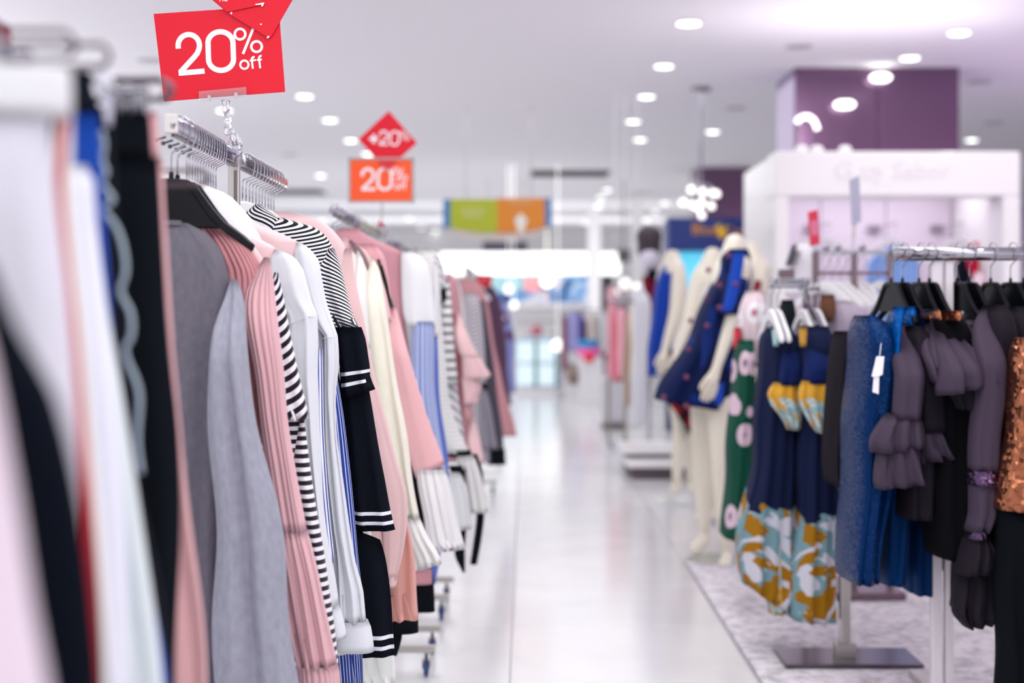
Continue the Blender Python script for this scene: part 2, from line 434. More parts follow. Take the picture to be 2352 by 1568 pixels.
for px, py, lb in ((2023, 178, 'glowing oval disc added high on the plum pillar, upper one'), (1940, 240, 'glowing oval disc added on the plum pillar, lower one')):  # discs added where lights of the ceiling row show against the pillar
    c = WP(px, py, 11.66); o = thing('added_glow_disc', lb, 'lamp', c, 'added glow discs on the plum pillar')
    obj('bracket', MB().box((c.x, c.y+.06, c.z+.01), (.05, .09, .02)), CHROME, o)
    obj('dome', MB().lathe(c, [(.001, -.032), (.06, -.028), (.085, -.008), (.085, .008), (.06, .026), (.001, .030)], 20), LENS, o, smooth=True)
    lamp('SPOT', 'added_streak_beam', (c.x, c.y-.0, c.z-.05), 5, (.9, .93, 1), .03, (math.radians(12), 0, 0), .55)  # added beam for the light streak below the disc
p2 = obj('pillar', MB().box((WX(1662, 20), 20.4, 1.6), (.76, .8, 3.2)), PUR); setp(p2, 'plum mirrored pillar behind the navy shop sign', 'pillar', kind='structure')
p3 = obj('pillar', MB().box((WX(1366, 28), 28.3, 1.6), (.24, .5, 3.2)), WALL); setp(p3, 'slim white pillar beside the far dark door', 'pillar', kind='structure')
p4 = obj('pillar', MB().box((WX(1466, 24), 24.3, 1.6), (.16, .4, 3.2)), WALL); setp(p4, 'slim white pillar beside the wig mannequin', 'pillar', kind='structure')

# ---- recessed downlights
ORD = ['first', 'second', 'third', 'fourth', 'fifth', 'sixth', 'seventh', 'eighth', 'ninth', 'tenth', 'eleventh', 'twelfth', 'thirteenth', 'fourteenth', 'fifteenth', 'sixteenth', 'seventeenth', 'eighteenth', 'nineteenth', 'twentieth']
def downlight(px, py, label, group, rad=.075, lit=True):
    Y = F*(CEIL-EYE)/(VY-py); x = WX(px, Y)
    t = thing('downlight', label, 'downlight', (x, Y, CEIL), group)
    prof = [(rad, -.001), (rad+.018, -.002), (rad+.018, -.008), (rad, -.012), (rad, -.001)]
    obj('trim_ring', MB().lathe((x, Y, CEIL), [(rad*.98, -.002), (rad+.016, -.002), (rad+.014, -.010), (rad*.98, -.012)], 24), WHITE_L, t, smooth=False)
    obj('lens', MB().lathe((x, Y, CEIL), [(rad*.96, -.004), (rad*.96, -.013), (rad*.6, -.02), (.001, -.022)], 24), LENS, t)
    return x, Y
rows_ = [
    ('over left racks', [(516, 252), (700, 219), (758, 274), (806, 321), (845, 352)]),
    ('over the aisle', [(1582, 51), (1525, 150), (1485, 220), (1455, 277), (1470, 319)]),
    ('near the plum pillar', [(1945, 2), (2203, 73), (2090, 131), (2232, 320), (1637, 301)]),
    ('over the far aisle', [(1395, 435), (1380, 452), (1375, 472), (1355, 498), (1347, 511), (1340, 530)]),
    ('beside the navy shop sign', [(1527, 465), (1505, 485), (1486, 505), (1462, 532), (1450, 534), (1440, 543)]),
    ('far behind the sale signs', [(737, 402), (740, 508), (940, 500), (968, 522), (905, 530), (1000, 529)])]
SPOTS = []
for nm, lst in rows_:
    for i, (px, py) in enumerate(lst):
        x, Y = downlight(px, py, '%s lit downlight from the near end, row %s' % (ORD[i], nm), 'recessed ceiling downlights', rad=.078 if py > 60 else .085)
        if Y < 16 and not ('left' in nm and i > 2): SPOTS.append((x, Y))
for x, Y in SPOTS: lamp('SPOT', 'downlight_beam', (x, Y, CEIL-.04), 18, (1, .985, .96), .06, (0, 0, 0), 2.3)
for x, Y in ((-.75, 1.3), (.6, 1.6), (-.75, 3.4), (1.5, 2.6)): lamp('SPOT', 'downlight_beam', (x, Y, CEIL-.04), 26, (1, .985, .96), .06, (0, 0, 0), 2.4)
dk = plain('grey_grille', (150, 146, 150), .6); ol = plain('olive_grille', (128, 126, 92), .6)
for px, py, m_, lb in ((345, 138, ol, 'olive-grey round ceiling speaker left of the red sign'), (665, 355, dk, 'faint grey ceiling speaker between the two sale signs'), (1835, 106, dk, 'faint grey ceiling speaker above the plum pillar'),
                       (1690, 248, dk, 'faint grey ceiling speaker left of the plum pillar'), (2250, 187, dk, 'faint grey ceiling speaker right of the plum pillar, nearer one'), (2282, 282, dk, 'faint grey ceiling speaker right of the plum pillar, farther one')):
    Y = F*(CEIL-EYE)/(VY-py); x = WX(px, Y)
    t = thing('ceiling_speaker', lb, 'speaker', (x, Y, CEIL), 'round ceiling speakers')
    obj('rim', MB().lathe((x, Y, CEIL), [(.085, -.001), (.105, -.001), (.10, -.008), (.085, -.010)], 24), plain('speaker_rim', (196, 192, 198), .5), t)
    obj('grille', MB().lathe((x, Y, CEIL), [(.084, -.001), (.084, -.006), (.05, -.009), (.001, -.010)], 24), m_, t)
for (x0, x1, py, nseg, lb) in ((1218, 1398, 397, 3, 'long dark slotted air vent in the ceiling over the aisle'), (618, 742, 439, 2, 'dark slotted air vent behind the left rack hooks'), (1732, 1782, 399, 1, 'short grey air vent beside the boutique header')):
    Y = F*(CEIL-EYE)/(VY-py); xa_, xb_ = WX(x0, Y), WX(x1, Y); L_ = xb_-xa_
    t = thing('air_vent', lb, 'vent', ((xa_+xb_)/2, Y, CEIL), 'linear ceiling air vents')
    obj('vent_frame', MB().box(((xa_+xb_)/2, Y-.42, CEIL-.01), (L_, .05, .022)).box(((xa_+xb_)/2, Y+.42, CEIL-.01), (L_, .05, .022)), dk, t)
    obj('vent_back', MB().box(((xa_+xb_)/2, Y, CEIL-.004), (L_, .8, .006)), plain('vent_dark', (40, 38, 44), .8), t)
    for k in range(nseg*3):
        obj('slat', MB().box((xa_+L_*(k+.5)/(nseg*3), Y, CEIL-.02), (.02, .78, .022), .15), plain('slat_dark', (58, 54, 62), .6), t)

# ================================================================== FAR STORE
def boxthing(name, label, cat, x0, x1, y0, y1, Y, depth, mat, group=None, bevel=.01, part=None):
    a, b = WX(x0, Y), WX(x1, Y); z1, z0 = WZ(y0, Y), WZ(y1, Y)
    o = obj(name, MB().box(((a+b)/2, Y+depth/2, (z0+z1)/2), (b-a, depth, z1-z0)), mat, bevel=bevel, origin=((a+b)/2, Y+depth/2, z0))
    return setp(o, label, cat, group)
sf = obj('wall_shopfront', MB().box((-.35, 30.42, 1.2), (3.6, .12, 2.4)), WALL); setp(sf, kind='structure')
lb_ = plain('lightbox_face', (255, 255, 252), .5, emit=(246, 248, 244), es=1.6)
hb = thing('illuminated_header', 'long glowing white header band across the far shop fronts', 'light box', (WX(1230, 30), 30, WZ(630, 30)))
A, B, z1, z0 = WX(1010, 30), WX(1424, 30), WZ(579, 30), WZ(631, 30)
obj('frame', MB().box(((A+B)/2, 30.25, (z0+z1)/2), (B-A, .3, z1-z0)), WHITE_L, hb)
for k in range(4):
    w = (B-A)/4; obj('light_panel', MB().box((A+w*(k+.5), 30.07, (z0+z1)/2), (w-.01, .05, z1-z0-.02)), lb_, hb)
scr = lambda nm, c, es=.5: plain(nm, c, .4, emit=c, es=es)
boxthing('display_window', 'pale teal window with glassware under the far glowing header', 'window display', 1128, 1204, 632, 668, 29.8, .4, scr('teal_win', (150, 190, 196), .5), 'far shop windows')
boxthing('display_window', 'coral pink poster window under the far glowing header', 'window display', 1206, 1237, 632, 668, 29.8, .4, scr('coral_win', (244, 150, 152), .6), 'far shop windows')
def poster_mat():
    m, nt, b = M_('blue_poster'); L = nt.links.new
    g = nd(nt, 'ShaderNodeTexCoord'); n = nd(nt, 'ShaderNodeTexNoise'); n.inputs['Scale'].default_value = 3.2; n.inputs['Distortion'].default_value = .4; L(g.outputs['Object'], n.inputs[0])
    r = nd(nt, 'ShaderNodeValToRGB'); e = r.color_ramp.elements; e.new(.5); e.new(.6)
    for i, (p, c) in enumerate(((.36, (34, 60, 110)), (.46, (80, 130, 190)), (.54, (150, 190, 226)), (.64, (226, 206, 206)))): e[i].position = p; e[i].color = lin(c)
    L(n.outputs[0], r.inputs[0]); L(r.outputs[0], b.inputs['Base Color']); L(r.outputs[0], b.inputs['Emission Color']); b.inputs['Emission Strength'].default_value = .35
    return m
boxthing('poster', 'large blue picture panel of pale figures under the far header', 'poster', 1262, 1352, 630, 698, 29.6, .1, poster_mat())
boxthing('display_window', 'blue-grey shelf of small goods at the far window', 'window display', 1140, 1262, 670, 698, 29.7, .4, poster_mat(), 'far shop windows')
gl = obj('globe_lamp', MB().tube([(WX(1256, 28), 28, WZ(645, 28)+.1), (WX(1256, 28), 28, CEIL)], .006, 6).lathe((WX(1256, 28), 28, WZ(645, 28)), [(.001, -.12), (.06, -.10), (.105, -.05), (.12, 0), (.105, .05), (.06, .10), (.001, .12)], 16), plain('globe_glow', (255, 255, 240), .4, emit=(250, 255, 232), es=2.5), smooth=True, origin=(WX(1256, 28), 28, WZ(645, 28)-.12)); setp(gl, 'round glowing globe lamp in front of the far posters', 'lamp')
# far counter, shelf and glass showcase
ct = thing('sales_counter', 'long white far sales counter behind the glass showcase', 'counter', (WX(1250, 24), 24, 0))
a, b, = WX(1180, 24), WX(1345, 24)
obj('counter_top', MB().box(((a+b)/2, 24.3, WZ(700, 24)), (b-a, .7, .07)), WHITE_L, ct)
obj('counter_front', MB().box(((a+b)/2, 24.15, (WZ(705, 24)+WZ(735, 24))/2), (b-a-.05, .05, WZ(704, 24)-WZ(735, 24))), WHITE_L, ct)
obj('counter_body', MB().box(((a+b)/2, 24.4, .55), (b-a-.1, .4, 1.1)), WHITE_L, ct)
boxthing('gift_shelf', 'low pale grey shelf unit below the far counter', 'shelf', 1190, 1292, 772, 884, 22.5, .3, plain('shelf_grey', (206, 202, 210), .5))
for px, py, r, c, lb in ((1233, 758, .09, (200, 120, 132), 'dusty red rounded bag on the low pale grey shelf'), (1216, 764, .055, (226, 196, 206), 'pale pink small pouch on the low pale grey shelf'), (1270, 763, .06, (208, 204, 190), 'beige small pouch on the low pale grey shelf')):
    Y = 22.62; o = obj('pouch', MB().lathe((WX(px, Y), Y, WZ(py, Y)), [(r*.4, -r), (r, -r*.7), (r*1.05, 0), (r*.7, r*.7), (r*.3, r)], 12), plain('pouch', c, .6), smooth=True, origin=(WX(px, Y), Y, WZ(py, Y)-r)); setp(o, lb, 'bag')
sh = thing('glass_showcase', 'glass showcase with cyan-tinted doors at the end of the aisle', 'showcase', (WX(1232, 20), 20, 0))
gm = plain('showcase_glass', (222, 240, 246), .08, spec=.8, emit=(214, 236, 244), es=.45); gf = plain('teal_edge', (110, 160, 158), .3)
a, b = WX(1184, 20), WX(1280, 20); zt = WZ(778, 20)
obj('case_top', MB().box(((a+b)/2, 20.25, zt), (b-a+.04, .5, .04)), plain('pale_cyan', (196, 222, 238), .3), sh)
for k in range(2):
    w = (b-a)/2
    for j in range(2):
        obj('glass_door', MB().box((a+w*(k+.5), 20.02, .12+(zt-.14)*(j+.5)/2), (w-.05, .02, (zt-.14)/2-.04)), gm, sh)
    obj('upright', MB().box((a+w*(k+1)-.01, 20.02, zt/2), (.05, .05, zt)), gf, sh)
obj('case_body', MB().box(((a+b)/2, 20.3, zt/2), (b-a, .42, zt-.03)), plain('case_white', (226, 232, 236), .4), sh)
obj('plinth', MB().box(((a+b)/2, 20.2, .05), (b-a, .5, .1)), WHITE_L, sh)
for px, py, r, lb in ((1281, 793, .085, 'bright round lamp at the right end of the glass showcase'), (1168, 665, .06, 'bright round lamp above the far left racks'), (1180, 700, .055, 'bright round lamp over the glass showcase')):
    Y = 19.6; o = obj('round_lamp', MB().tube([(WX(px, Y), Y, WZ(py, Y)+r*.9), (WX(px, Y), Y, CEIL)], .004, 6).lathe((WX(px, Y), Y, WZ(py, Y)), [(.001, -r), (r*.7, -r*.7), (r, 0), (r*.7, r*.7), (.001, r)], 14), BULB, smooth=True, origin=(WX(px, Y), Y, WZ(py, Y)-r)); setp(o, lb, 'lamp', 'small round lamps of the far counters')
# TV
tv = thing('television', 'small dark television hung beyond the aisle', 'television', (WX(1433, 22), 22, WZ(602, 22)))
obj('screen', MB().box((WX(1433, 22), 22, WZ(587, 22)), (.2, .03, .2)), plain('tv_dark', (50, 48, 56), .3), tv)
obj('bracket', MB().box((WX(1433, 22), 22.04, (WZ(572, 22)+CEIL)/2), (.02, .02, CEIL-WZ(572, 22))), CHROME_D, tv)
# hanging direction board
hbp = thing('hanging_banner', 'green and orange promotional board with blue ends hung from the ceiling', 'sign', (WX(1142, 14), 14, WZ(540, 14)))
Y = 14
def curved(x0, x1, y0, y1a, bow, Y, th=.03, n=10):   # px, bottom bows down in the middle of the whole board
    m = MB(); top = []; bot = []
    for i in range(n+1):
        px = x0+(x1-x0)*i/n; u = (px-1142)/125.0
        top.append((WX(px, Y), WZ(y0, Y))); bot.append((WX(px, Y), WZ(y1a+bow*(1-u*u), Y)))
    return m.prism(top+bot[::-1], Y, Y+th)
obj('end_strip', curved(1018, 1034, 457, 520, 14, Y), plain('banner_blue', (44, 116, 172), .5), hbp)
obj('end_strip', curved(1252, 1267, 455, 520, 14, Y), plain('banner_blue', (60, 120, 176), .5), hbp)
obj('green_panel', curved(1034, 1142, 457, 520, 14, Y-.004), plain('banner_green', (168, 178, 30), .5), hbp)
obj('orange_panel', curved(1142, 1252, 455, 520, 14, Y-.004), plain('banner_orange', (214, 130, 32), .5), hbp)
pw = plain('pale_print', (226, 224, 214), .6)
pg_ = plain('pale_green_print', (196, 200, 120), .6); pt = plain('tan_print', (222, 160, 96), .6)
for py, w in ((480, 26), (489, 30), (498, 20)): obj('print', MB().box((WX(1086, Y), Y-.008, WZ(py, Y)), (w*2*Y/F, .004, 5*Y/F)), pg_, hbp)
for py, w in ((462, 30), (470, 24)): obj('print', MB().box((WX(1196, Y), Y-.008, WZ(py, Y)), (w*2*Y/F, .004, 4*Y/F)), pt, hbp)
obj('print', MB().prism([(WX(px, Y), WZ(py, Y)) for px, py in ((1196, 488), (1212, 506), (1204, 524), (1204, 534), (1189, 534), (1189, 524), (1181, 506))], Y-.01, Y-.006), pw, hbp)
for px in (1070, 1220): obj('wire', MB().tube([(WX(px, Y), Y+.015, WZ(456, Y)), (WX(px, Y), Y+.015, CEIL)], .006), STEEL, hbp)
obj('lower_fringe', curved(1034, 1262, 530, 532, 16, Y+.04, .01), plain('fringe', (226, 214, 206), .6), hbp)
ds = thing('direction_sign', 'dark grey rectangular sign hung below the green and orange board', 'sign', (WX(1160, 22), 22, WZ(578, 22)))
obj('panel', MB().box((WX(1160, 22), 22, WZ(566, 22)), (.7, .05, .15)), plain('dark_sign', (74, 70, 84), .5), ds)
for px in (1120, 1200): obj('wire', MB().tube([(WX(px, 22), 22, WZ(556, 22)), (WX(px, 22), 22, CEIL)], .008), STEEL, ds)

# navy shop sign
ns = thing('shop_sign', 'navy shop fascia with golden lettering behind the mannequins', 'sign', (WX(1630, 14), 14, 0))
a, b, Y = WX(1535, 14), WX(1725, 14), 14
obj('fascia', MB().box(((a+b)/2, Y+.2, (WZ(500, Y)+WZ(576, Y))/2), (b-a, .4, WZ(500, Y)-WZ(576, Y))), plain('navy_fascia', (8, 44, 118), .45), ns)
obj('glow_panel', MB().box(((a+b)/2, Y+.15, (WZ(577, Y)+WZ(665, Y))/2), (b-a-.1, .08, WZ(577, Y)-WZ(665, Y))), plain('cyan_screen', (90, 196, 226), .4, emit=(90, 200, 230), es=.75), ns)
obj('side_post', MB().box((a+.03, Y+.2, WZ(576, Y)/2), (.06, .3, WZ(576, Y))), plain('navy_post', (14, 34, 90), .4), ns)
obj('side_post', MB().box((b-.03, Y+.2, WZ(576, Y)/2), (.06, .3, WZ(576, Y))), plain('navy_post', (14, 34, 90), .4), ns)
def text(parent, s, loc, size, mat, rot=(PI/2, 0, 0), ext=.004, name='lettering', align='LEFT'):
    c = bpy.data.curves.new('t', 'FONT'); c.body = s; c.size = size; c.extrude = ext; c.align_x = align; c.resolution_u = 3
    o = bpy.data.objects.new('t', c); COL.objects.link(o)
    dg = bpy.context.evaluated_depsgraph_get(); me = bpy.data.meshes.new_from_object(o.evaluated_get(dg))
    bpy.data.objects.remove(o); me.materials.clear(); me.materials.append(mat)
    q = bpy.data.objects.new(name, me); COL.objects.link(q); q.parent = parent; q.location = Vector(loc)-base_of(parent); q.rotation_euler = rot
    return q
GOLD = plain('gold_letter', (214, 146, 60), .4, .2)
text(ns, 'Blue', (WX(1588, Y), Y-.01, WZ(538, Y)), .15, GOLD)
text(ns, 'Corner', (WX(1662, Y), Y-.01, WZ(540, Y)), .13, GOLD)
obj('emblem', MB().prism([(WX(px, Y), WZ(py, Y)) for px, py in ((1645, 520), (1652, 512), (1657, 528), (1668, 516), (1664, 545), (1652, 548))], Y-.02, Y-.004), plain('yellow', (240, 190, 30), .4), ns)

# chandelier of bulbs
chn = thing('chandelier', 'cluster chandelier of round glowing bulbs before the dark pillar', 'lamp', (WX(1610, 12.8), 12.8, CEIL))
Y = 12.8; cx = WX(1610, Y); bl = [(1588, 436, 10), (1614, 441, 11), (1636, 444, 14), (1646, 446, 12), (1569, 466, 11), (1591, 472, 12), (1612, 466, 13), (1604, 478, 12), (1634, 474, 11), (1612, 495, 13)]
obj('canopy_rod', MB().tube([(cx, Y, CEIL), (cx, Y, WZ(455, Y))], .012).lathe((cx, Y, CEIL), [(.02, -.04), (.09, -.03), (.09, 0)], 16), CHROME, chn)
for px, py, r in bl:
    yy = Y+random.uniform(-.12, .12); c = WP(px, py, yy)
    obj('arm', MB().tube([(cx, Y, WZ(440, Y)), ((cx+c.x)/2, (Y+yy)/2, c.z+.09), (c.x, yy, c.z+.03)], .005, 6), CHROME, chn)
    obj('bulb', MB().lathe(c, [(.001, -.032), (.026, -.022), (.034, 0), (.024, .024), (.012, .036)], 12), BULB, chn, smooth=True)

# ---- white boutique frame (kiosk)
kf = thing('boutique_frame', 'large white boutique portal with broad header over the hanging clothes', 'shop front', (WX(2060, 9), 9, 0))
Y = 9.0; a, b = WX(1781, Y), WX(2344, Y); top, hb_ = WZ(347, Y), WZ(450, Y)
obj('header', MB().box(((a+b)/2, Y+.15, (top+hb_)/2), (b-a, .3, top-hb_)), WHITE_L, kf, bevel=.012)
obj('post', MB().box(((a+WX(1812, Y))/2, Y+.15, hb_/2), (WX(1812, Y)-a, .3, hb_)), WHITE_L, kf, bevel=.008)
obj('post', MB().box(((b+WX(2304, Y))/2, Y+.15, hb_/2), (b-WX(2304, Y), .3, hb_)), WHITE_L, kf, bevel=.008)
obj('side_wall', MB().box((a+.03, Y+.3+.5, (top-.02)/2), (.06, 1.0, top-.02)), WHITE_L, kf)
obj('side_wall', MB().box((b-.03, Y+.3+.5, (top-.02)/2), (.06, 1.0, top-.02)), WHITE_L, kf)
LILW = plain('lilac_white_panel', (222, 210, 224), .6)
for k in range(3):
    w = (b-a-.14)/3; obj('back_panel', MB().box((a+.07+w*(k+.5), Y+1.25, top/2-.02), (w-.006, .05, top-.05)), LILW, kf, bevel=.004)
obj('canopy', MB().box(((a+b)/2, Y+.8, top-.05), (b-a-.14, 1.0, .06)), LILW, kf)
text(kf, 'G', (WX(1915, Y), Y-.004, WZ(412, Y)), .17, plain('pearl_letter', (234, 229, 234), .4), ext=.003)
text(kf, 'uy Sabor', (WX(1978, Y), Y-.004, WZ(410, Y)), .16, plain('pearl_letter', (234, 229, 234), .4), ext=.003)
for i, (px, lb) in enumerate(((1845, 'leftmost of three small domed white spotlights on the boutique header'), (1880, 'middle one of three small domed white spotlights on the boutique header'), (1945, 'small domed white spotlight under the plum pillar glow, third on the boutique header'))):
    x = WX(px, 9.1); o = thing('header_spotlight', lb, 'lamp', (x, 9.15, top), 'domed spotlights on the boutique header')
    obj('base', MB().lathe((x, 9.15, top), [(.03, 0), (.03, .012), (.012, .014), (.012, .02)], 12), CHROME, o)
    obj('dome', MB().lathe((x, 9.15, top+.014), [(.045, 0), (.042, .02), (.028, .036), (.001, .042)], 14), WHITE_L, o, smooth=True)
rl = thing('reflection_arc', 'glowing arched tube added for a reflected arc above the boutique header', 'lamp', (WX(1852, 9.2), 9.2, top))  # tube added in place of a white arc reflected on the pillar
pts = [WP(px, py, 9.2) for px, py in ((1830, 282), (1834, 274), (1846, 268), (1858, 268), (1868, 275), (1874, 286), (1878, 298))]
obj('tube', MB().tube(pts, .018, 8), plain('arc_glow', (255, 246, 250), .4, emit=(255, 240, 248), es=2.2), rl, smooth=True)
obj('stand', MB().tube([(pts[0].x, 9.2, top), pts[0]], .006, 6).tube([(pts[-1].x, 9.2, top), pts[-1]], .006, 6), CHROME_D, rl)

# ================================================================== LEFT RACKS
RX, RZ = -.635, 1.533
def oval_rail(mb, x, z, y0, y1, w=.0085, h=.016, n=16):
    vs = []
    for y in (y0, y1):
        for k in range(n):
            a = 2*PI*k/n; vs.append((x+w*math.copysign(abs(math.cos(a))**.7, math.cos(a)), y, z+h*math.copysign(abs(math.sin(a))**.7, math.sin(a))))
    fs = [(k, (k+1) % n, (k+1) % n+n, k+n) for k in range(n)]+[tuple(range(n-1, -1, -1)), tuple(range(n, 2*n))]
    mb.add(vs, fs); return mb
def caster(parent, x, y, tint=None):
    cc = obj('caster', MB().tube([(x, y, .075), (x, y, .052)], .006).box((x-.011, y, .043), (.003, .03, .03)).box((x+.011, y, .043), (.003, .03, .03)), CHROME_D, parent)
    obj('wheel', MB().lathe((x, y, .027), [(.018, -.009), (.026, -.006), (.026, .006), (.018, .009)], 16, 'x'), tint or plain('wheel_grey', (96, 100, 112), .4), cc)
def rack(label, x, z, y0, y1, posts, reach, feet, tint=None):
    t = thing('clothes_rack', label, 'rack', (x, (y0+y1)/2, 0), 'chrome clothes racks along the aisle')
    obj('rail', oval_rail(MB(), x, z, y0, y1), CHROME, t, smooth=True)
    for k in range(int((y1-y0)/.05)): pass
    obj('slot_strip', MB().box((x, (y0+y1)/2, z-.019), (.006, y1-y0-.01, .005)), CHROME_D, t)
    for y in posts:
        obj('post', MB().box((x, y, (.1+z)/2), (.026, .013, z-.1)), STEEL, t, bevel=.003)
        obj('post_slot', MB().box((x+.004, y-.0072, (.3+z)/2), (.007, .001, z-.36)), plain('slot_dark', (110, 100, 98), .5), t)
    for y in feet:
        obj('foot_bar', MB().box((x+(reach-.3)/2, y, .09), (reach+.3, .03, .022)), STEEL, t, bevel=.003)
        caster(t, x+reach-.03, y, tint); caster(t, x-.27, y)
    if feet: obj('base_bar', MB().box((x, (feet[0]+feet[-1])/2, .09), (.03, feet[-1]-feet[0], .022)), STEEL, t)
    return t
r1 = rack('front chrome rail rack beneath the tilted red twenty percent sign', RX, RZ, 2.555, 3.75, [3.1], .26, [2.75, 3.55])
# end cap with scribbled mark
ec = obj('end_cap', MB().box((RX, 2.55, RZ), (.0235, .014, .035)), plain('cap_plastic', (214, 208, 206), .3, coat=.4), r1, bevel=.003)
Y = 2.5425
for st in ([(393, 282), (392, 288), (394, 294), (397, 291), (396, 284)], [(396, 286), (402, 283), (399, 288), (402, 291), (398, 295), (396, 293)], [(397, 291), (405, 284)]):
    obj('ink_mark', MB().tube([WP(a, b, Y) for a, b in st], .0005, 5), INK, ec)
for k in range(6):
    yy = 2.56+.05*k; obj('peg', MB().tube([(RX-.012, yy, RZ-.022), (RX-.03, yy, RZ-.028)], .0022, 6).lathe((RX-.03, yy, RZ-.028), [(.001, -.004), (.004, -.003), (.004, .003), (.001, .004)], 8), CHROME_D, r1)
r2 = rack('second chrome rail rack down the aisle with casters on blue and grey wheels', RX+.01, RZ-.01, 4.62, 6.1, [5.3], .33, [4.66, 4.96, 5.5, 5.86], plain('wheel_blue', (36, 66, 120), .4))
r3 = rack('third rail rack behind the framed orange sale sign', -.60, 1.50, 6.2, 8.6, [6.7, 8.2], .2, [6.4, 8.3])
r4 = rack('farthest left rail rack beneath the small red card', -.38, 1.46, 9.0, 11.5, [9.3, 11.2], .2, [9.2, 11.3])
r0 = rack('nearest rail rack holding trousers on wire clip hangers', -.63, 1.53, .5, 1.72, [.95], .2, [.7, 1.5])
obj('drop_arm', MB().tube([(-.63, 1.72, 1.53), (-.63, 1.745, 1.50), (-.63, 1.75, 1.452), (-.63, 1.83, 1.452)], .006), CHROME, r0, smooth=True)

# ---- hangers: built at the origin of their hook, then copied
def hook_mesh(r=.0018, drop=.093):
    pts = [(-.012, 0, -drop), (-.012, 0, -drop+.042), (-.009, 0, -drop+.048), (.016, 0, -.028), (.0215, 0, -.014), (.0225, 0, 0), (.020, 0, .011), (.012, 0, .019), (0, 0, .0225), (-.012, 0, .0195), (-.019, 0, .011), (-.0225, 0, 0), (-.0235, 0, -.006)]
    P = [Vector(p) for p in pts]; out = []
    for i in range(len(P)-1):
        for t in (0, .5): out.append(P[i].lerp(P[i+1], t))
    out.append(P[-1]); return MB().tube(out, r, 7)
def strip(top, bot, y=.004):  # symmetrical plate in XZ from upper and lower half outlines (x>=0)
    pol = [(-x, z) for x, z in top[::-1]]+list(top[1:] if top[0][0] == 0 else top)+[p for p in bot[::-1]]+[(-x, z) for x, z in (bot[1:] if bot[0][0] == 0 else bot)]
    return pol
def make_hanger(kind, label, group):
    d = .093 if kind == 'black' else .086
    t = thing('clothes_hanger', label, 'hanger', (0, 0, 0), group)
    obj('hook', hook_mesh(drop=d), CHROME, t, smooth=True)
    if kind == 'white':
        top = [(0, -d), (.02, -d-.002), (.045, -d-.010), (.07, -d-.025), (.10, -d-.046), (.13, -d-.066), (.155, -d-.084), (.168, -d-.100)]
        bot = [(0, -d-.040), (.04, -d-.048), (.07, -d-.068), (.10, -d-.090), (.13, -d-.106), (.155, -d-.116), (.168, -d-.112)]
        pol = [(x-.012, z) for x, z in strip(top, bot)]
        obj('hanger_body', MB().prism(pol, -.007, .007), WHITE_PL, t, bevel=.005)
    else:
        top = [(0, -d), (.03, -d-.002), (.042, -d-.009), (.075, -d-.055), (.095, -d-.078), (.125, -d-.100), (.145, -d-.118)]
        bot = [(0, -d-.012), (.024, -d-.014), (.032, -d-.020), (.065, -d-.068), (.088, -d-.092), (.118, -d-.114), (.140, -d-.130)]
        pol = [(x-.012, z) for x, z in strip(top, bot)]
        obj('hanger_body', MB().prism(pol, -.007, .007), BLACK_PL, t, bevel=.003)
        obj('web_panel', MB().prism([(-.012-.03, -d-.012), (-.012+.03, -d-.012), (-.012+.085, -d-.088), (-.012-.085, -d-.088)], -.002, .002), BLACK_PL, t)
        obj('cap', MB().lathe((-.012, 0, -d-.001), [(.0048, 0), (.0045, .010), (.003, .0115), (.001, .0115)], 12), BLACK_PL, t)
    return t
PROTO = {}
def hanger(kind, x, y, z, rz, label, group):
    if kind not in PROTO: PROTO[kind] = make_hanger(kind, label, group); t = PROTO[kind]
    else: t = copy_tree(PROTO[kind])
    t.location = (x, y, z); t.rotation_euler = (0, 0, rz); t['label'] = label; t['group'] = group
    return t
nb = {'black': 0, 'white': 0}
ysA = [2.60, 2.645]+[2.70+.023*i for i in range(12)]
for i, y in enumerate(ysA):
    k = 'black' if i < 2 else 'white'; j = nb[k]; nb[k] += 1
    hanger(k, RX, y, RZ, (.22 if i == 0 else .42) if i < 2 else 1.06+.02*(i % 3), '%s %s plastic hanger from the near end of the front chrome rail' % (ORD[j], 'glossy black' if k == 'black' else 'white'), 'hangers on the front chrome rail')
for i in range(11):
    y = 3.24+.04*i
    hanger('white', RX, y, RZ, .85+.03*(i % 3), '%s white plastic hanger behind the sign post on the front chrome rail' % ORD[i], 'hangers on the front chrome rail')
for i in range(9):
    hanger('white', RX+.01, 4.68+.11*i, RZ-.01, random.uniform(-.3, .3), '%s white plastic hanger on the second chrome rail' % ORD[i], 'hangers on the second chrome rail')

for i in range(7):
    hanger('white', -.60, 6.35+.3*i, 1.50, random.uniform(-.2, .2), '%s white plastic hanger on the third left rail' % ORD[i], 'hangers on the farther left rails')
for i in range(6):
    hanger('white', -.38, 9.2+.4*i, 1.46, random.uniform(-.2, .2), '%s white plastic hanger on the farthest left rail' % ORD[i], 'hangers on the farther left rails')
